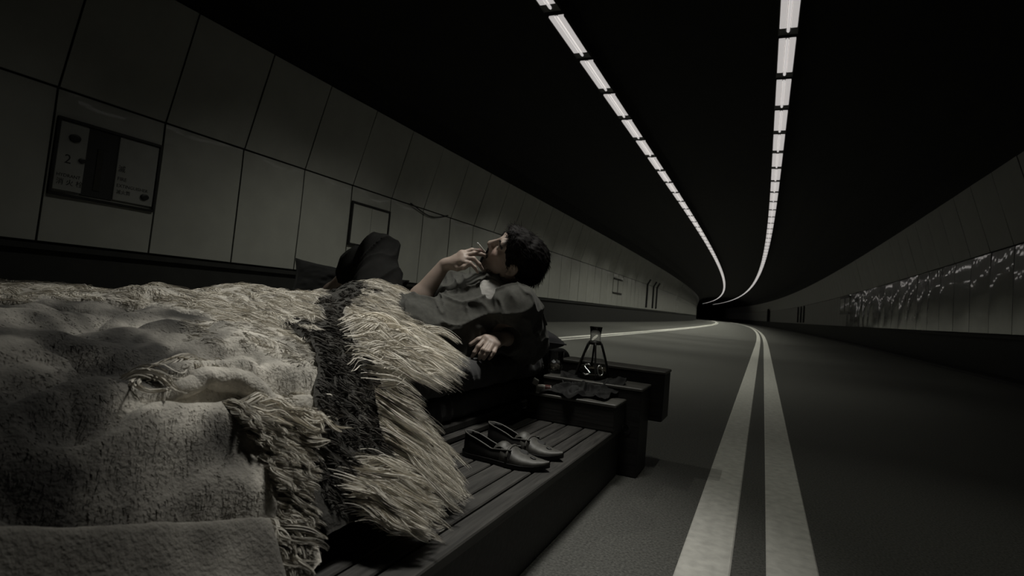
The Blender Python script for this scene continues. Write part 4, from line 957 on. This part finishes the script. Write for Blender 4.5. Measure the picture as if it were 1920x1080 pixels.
# ---- folded flap in the front left corner
Fp = hide('folded_hide', 'smooth grey hide folded back with a straight edge, at the near corner of the heap', (-.75, .55, .2))
FL0, FL1 = hitxy(150, 995, mound, .06), hitxy(508, 985, mound, .05)
fx, fy = FL1[0]-FL0[0], FL1[1]-FL0[1]; fL = math.hypot(fx, fy)
def h_flap(X, Y):
    b = ((X-FL0[0])*fy-(Y-FL0[1])*fx)/fL; return mound(X, Y)+.014+.034*np.exp(-(np.clip(b, 0, 1)/.045)**2)+.012*n2(X, Y, 9, 4.2, 3)
def keepF(X, Y):
    a = ((X-FL0[0])*fx+(Y-FL0[1])*fy)/fL; b = ((X-FL0[0])*fy-(Y-FL0[1])*fx)/fL; return np.minimum(np.minimum(b+.006*n2(X, Y, 14, 2., 2), fL-a+.02*b), np.minimum(a+.35, -X-.585))
o = pelt('pelt', h_flap, np.arange(-1.05, -.56, .004), np.arange(.18, .95, .004), .0, .022, M['pelt'], Fp, lambda X, Y: .85+.35*n2(X, Y, 10, 6.6, 4)+.12*n2(X, Y, 60, 1.6, 2), keepF, .018); o.location = (.75, -.55, -.2)
# ---- B: white long-haired hide on the far side, along the skyline of the heap
B = hide('white_hide', 'long-haired white hide along the far skyline of the heap, behind the grey hide', (-1.5, 1.3, .45))
def edgeB(Y): return np.interp(Y, [.5, .85, .98, 1.1, 1.3], [-1.75, -1.5, -1.25, -1.12, -1.06])
def h_far(X, Y):
    z = np.maximum(mound(X, Y), .50)+.045*np.exp(-((X+1.5+.25*(Y-1.2))/.16)**2)+.022*n2(X, Y, 6, 12.4, 3)+.03*np.exp(-(((X+1.62)/.14)**2+((Y-1.32)/.16)**2))-.03*np.exp(-(((X+1.55)/.05)**2+((Y-1.10)/.10)**2))
    z0 = h_near(X, Y)+.004; s_ = smooth(edgeB(Y)-X, -.02, .20); return z0+s_*np.maximum(0, z-z0)      # its edge lies down on the grey hide
def keepB(X, Y): return np.minimum(np.minimum(edgeB(Y)-X+.03*n2(X, Y, 8, 3.), X+2.3), np.minimum(1.19+1.1*(-X-1.1)-Y+.03*n2(X, Y, 9, 7.), np.minimum(1.9-Y, Y-.55)))
offB = (1.5, -1.3, -.45)
o = pelt('pelt', h_far, np.arange(-2.3, -1.0, .008), np.arange(.55, 1.9, .008), .0, .016, M['pelt'], B, lambda X, Y: 1.5+.5*n2(X, Y, 8, 2.4), keepB, .03); o.location = offB
X = RNG.uniform(-2.25, -1.06, 52000); Y = RNG.uniform(.58, 1.9, 52000); k = keepB(X, Y) > .01; X, Y = X[k][:19000], Y[k][:19000]; n = len(X); cl = clumps(X, Y, .03); ncl = cl.max()+1
f = np.stack([.8+.4*RNG.normal(size=ncl)[cl], .35+.5*RNG.normal(size=ncl)[cl]], 1); f /= np.linalg.norm(f, axis=1)[:, None]
P = lock(grow(h_far, X, Y, .016, RNG.uniform(.04, .085, n), 8, f, .5, 1.1, cl, 0, grav=.4, curlf=1.3), None, cl, .6)
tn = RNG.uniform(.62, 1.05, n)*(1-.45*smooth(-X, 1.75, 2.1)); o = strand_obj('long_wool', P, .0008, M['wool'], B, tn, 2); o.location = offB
# ---- C: dark hide between the two, running down to the planks
Cc = hide('dark_hide', 'dark brown curly hide running over the hidden leg and down to the planks', (-1.1, 1.2, .2))
def h_dark(X, Y): return mound(X, Y)+.014*n2(X, Y, 9, 21., 3)+.012*n2(X, Y, 30, 2.9, 2)
def keepC(X, Y):
    a = edgeA(X, Y)-.012; b = np.interp(-X, [.60, .70, .80, .95, 1.05, 1.2, 1.4, 1.7], [1.06, 1.12, 1.20, 1.32, 1.42, 1.62, 1.88, 2.02]); return np.minimum(np.minimum(Y-a, b-Y+.03*n2(X, Y, 9, 5., 2)), np.minimum(-X-.64, X+1.80))
offC = (1.1, -1.2, -.2)
o = pelt('pelt', h_dark, np.arange(-1.8, -.62, .006), np.arange(.78, 2.06, .006), .0, .012, M['darkpelt'], Cc, None, keepC, .02); o.location = offC
X = RNG.uniform(-1.8, -.64, 85000); Y = RNG.uniform(.8, 2.04, 85000); k = keepC(X, Y) > .005; X, Y = X[k], Y[k]; n = len(X); cl = clumps(X, Y, .025)
P = lock(grow(h_dark, X, Y, .011, RNG.uniform(.016, .034, n), 5, np.tile([.8, .2], (n, 1)), .7, 1.6, cl, 0, curlf=1.6), None, cl, .7)
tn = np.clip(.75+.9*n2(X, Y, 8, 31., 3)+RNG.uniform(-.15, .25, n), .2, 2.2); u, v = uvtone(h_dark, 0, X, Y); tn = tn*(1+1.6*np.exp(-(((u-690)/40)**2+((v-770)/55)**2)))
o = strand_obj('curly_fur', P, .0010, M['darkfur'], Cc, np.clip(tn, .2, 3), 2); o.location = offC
# ---- D: white long-haired hide over the lap, hanging down the side of the bed to the planks
D = hide('white_hide', 'shaggy long-haired white hide over the lap, hanging down the bed side to the planks', (-1.0, 1.4, .2))
offD = (1.0, -1.4, -.2)
def h_lap(X, Y):
    side = mound(X, Y); d = np.exp(-(((X+.80)/.10)**2+((Y-1.22)/.17)**2))*.045
    return side+d+.030*np.exp(-(((X+1.08)/.07)**2+((Y-1.36)/.10)**2))+.014*n2(X, Y, 8, 41., 3)
def keepD(X, Y):
    a = np.interp(-X, [.60, .70, .80, .95, 1.05, 1.2, 1.45, 1.6], [1.02, 1.09, 1.14, 1.20, 1.28, 1.43, 1.73, 1.93]); b = np.interp(-X, [.60, .70, .80, .90, .96, 1.05, 1.2, 1.5], [1.02, 1.14, 1.20, 1.26, 1.46, 1.66, 1.82, 1.98])
    return np.minimum(np.minimum(Y-a+.02*n2(X, Y, 12, 3.), b-Y+.02*n2(X, Y, 12, 13.)), np.minimum(-X-.60, X+1.55))
o = pelt('pelt', h_lap, np.arange(-1.55, -.58, .005), np.arange(.88, 2.06, .005), .0, .014, M['pelt'], D, lambda X, Y: 1.75+.4*n2(X, Y, 9, 3.), keepD, .02); o.location = offD
def flowD(x, y): return (.55, .75) if y > 1.45 else (.9, .30)
bD = (-1.55, -.6, .9, 2.06)
X = RNG.uniform(-1.52, -.6, 60000); Y = RNG.uniform(.9, 2.04, 60000); k = keepD(X, Y) > .004; X, Y = X[k], Y[k]; X, Y = X[:26000], Y[:26000]; n = len(X); cl = clumps(X, Y, .025); ncl = cl.max()+1
up = smooth(Y, 1.35, 1.6); f = np.stack([.9-.25*up, .25+.55*up], 1)+RNG.normal(size=(ncl, 2))[cl]*.28; f /= np.linalg.norm(f, axis=1)[:, None]
Ln = RNG.uniform(.045, .105, n)*RNG.uniform(.7, 1.2, ncl)[cl]
P = lock(grow(h_lap, X, Y, .014, Ln, 10, f, .5, .8, cl, 0, grav=.7, curlf=.9), None, cl, .42)
o = strand_obj('long_wool', P, RNG.uniform(.0004, .0008, n), M['wool'], D, RNG.uniform(.6, 1.12, n)*RNG.uniform(.8, 1.12, ncl)[cl], 2); o.location = offD
wool(D, offD, 'fringe', h_lap, .016, [(740, 600), (790, 610), (810, 640), (800, 670), (760, 690), (700, 680)], 4500, bD, (.09, .17), (.8, .55), .4, .6, .03, .00062, .6, 12, (.75, 1.15), .8, .8)
wool(D, offD, 'fringe', h_lap, .016, [(700, 725), (725, 735), (760, 790), (772, 850), (762, 880), (730, 860), (712, 800)], 10000, bD, (.09, .18), (.92, .3), .4, .6, .03, .00060, .6, 12, (.6, 1.2), .9, .8)
wool(D, offD, 'curled_wool', h_lap, .018, [(630, 600), (700, 590), (760, 640), (745, 720), (700, 735), (650, 690)], 700, bD, (.10, .20), (.6, .5), .6, 1.7, .04, .0010, .92, 14, (.85, 1.2), .4, 1.3)
# the tail tuft on the planks
def h_tail(X, Y): return np.maximum(mound(X, Y), .2)+.026*np.exp(-(((X+.63)/.075)**2+((Y-.93)/.085)**2))
X = -.655+RNG.normal(size=5500)*.020; Y = .903+RNG.normal(size=5500)*.022; n = len(X); cl = clumps(X, Y, .02); ncl = cl.max()+1
a = np.clip(.72+(Y-.903)*9+RNG.normal(size=ncl)[cl]*.22, .3, 1.25); P = lock(grow(h_tail, X, Y, .01, RNG.uniform(.07, .15, n), 10, np.stack([np.cos(a), np.sin(a)], 1), .35, .6, cl, 0, grav=.5, curlf=.8), None, cl, .8)
o = strand_obj('tail_tuft', P, .0008, M['wool'], D, RNG.uniform(.6, 1.15, n), 2); o.location = offD
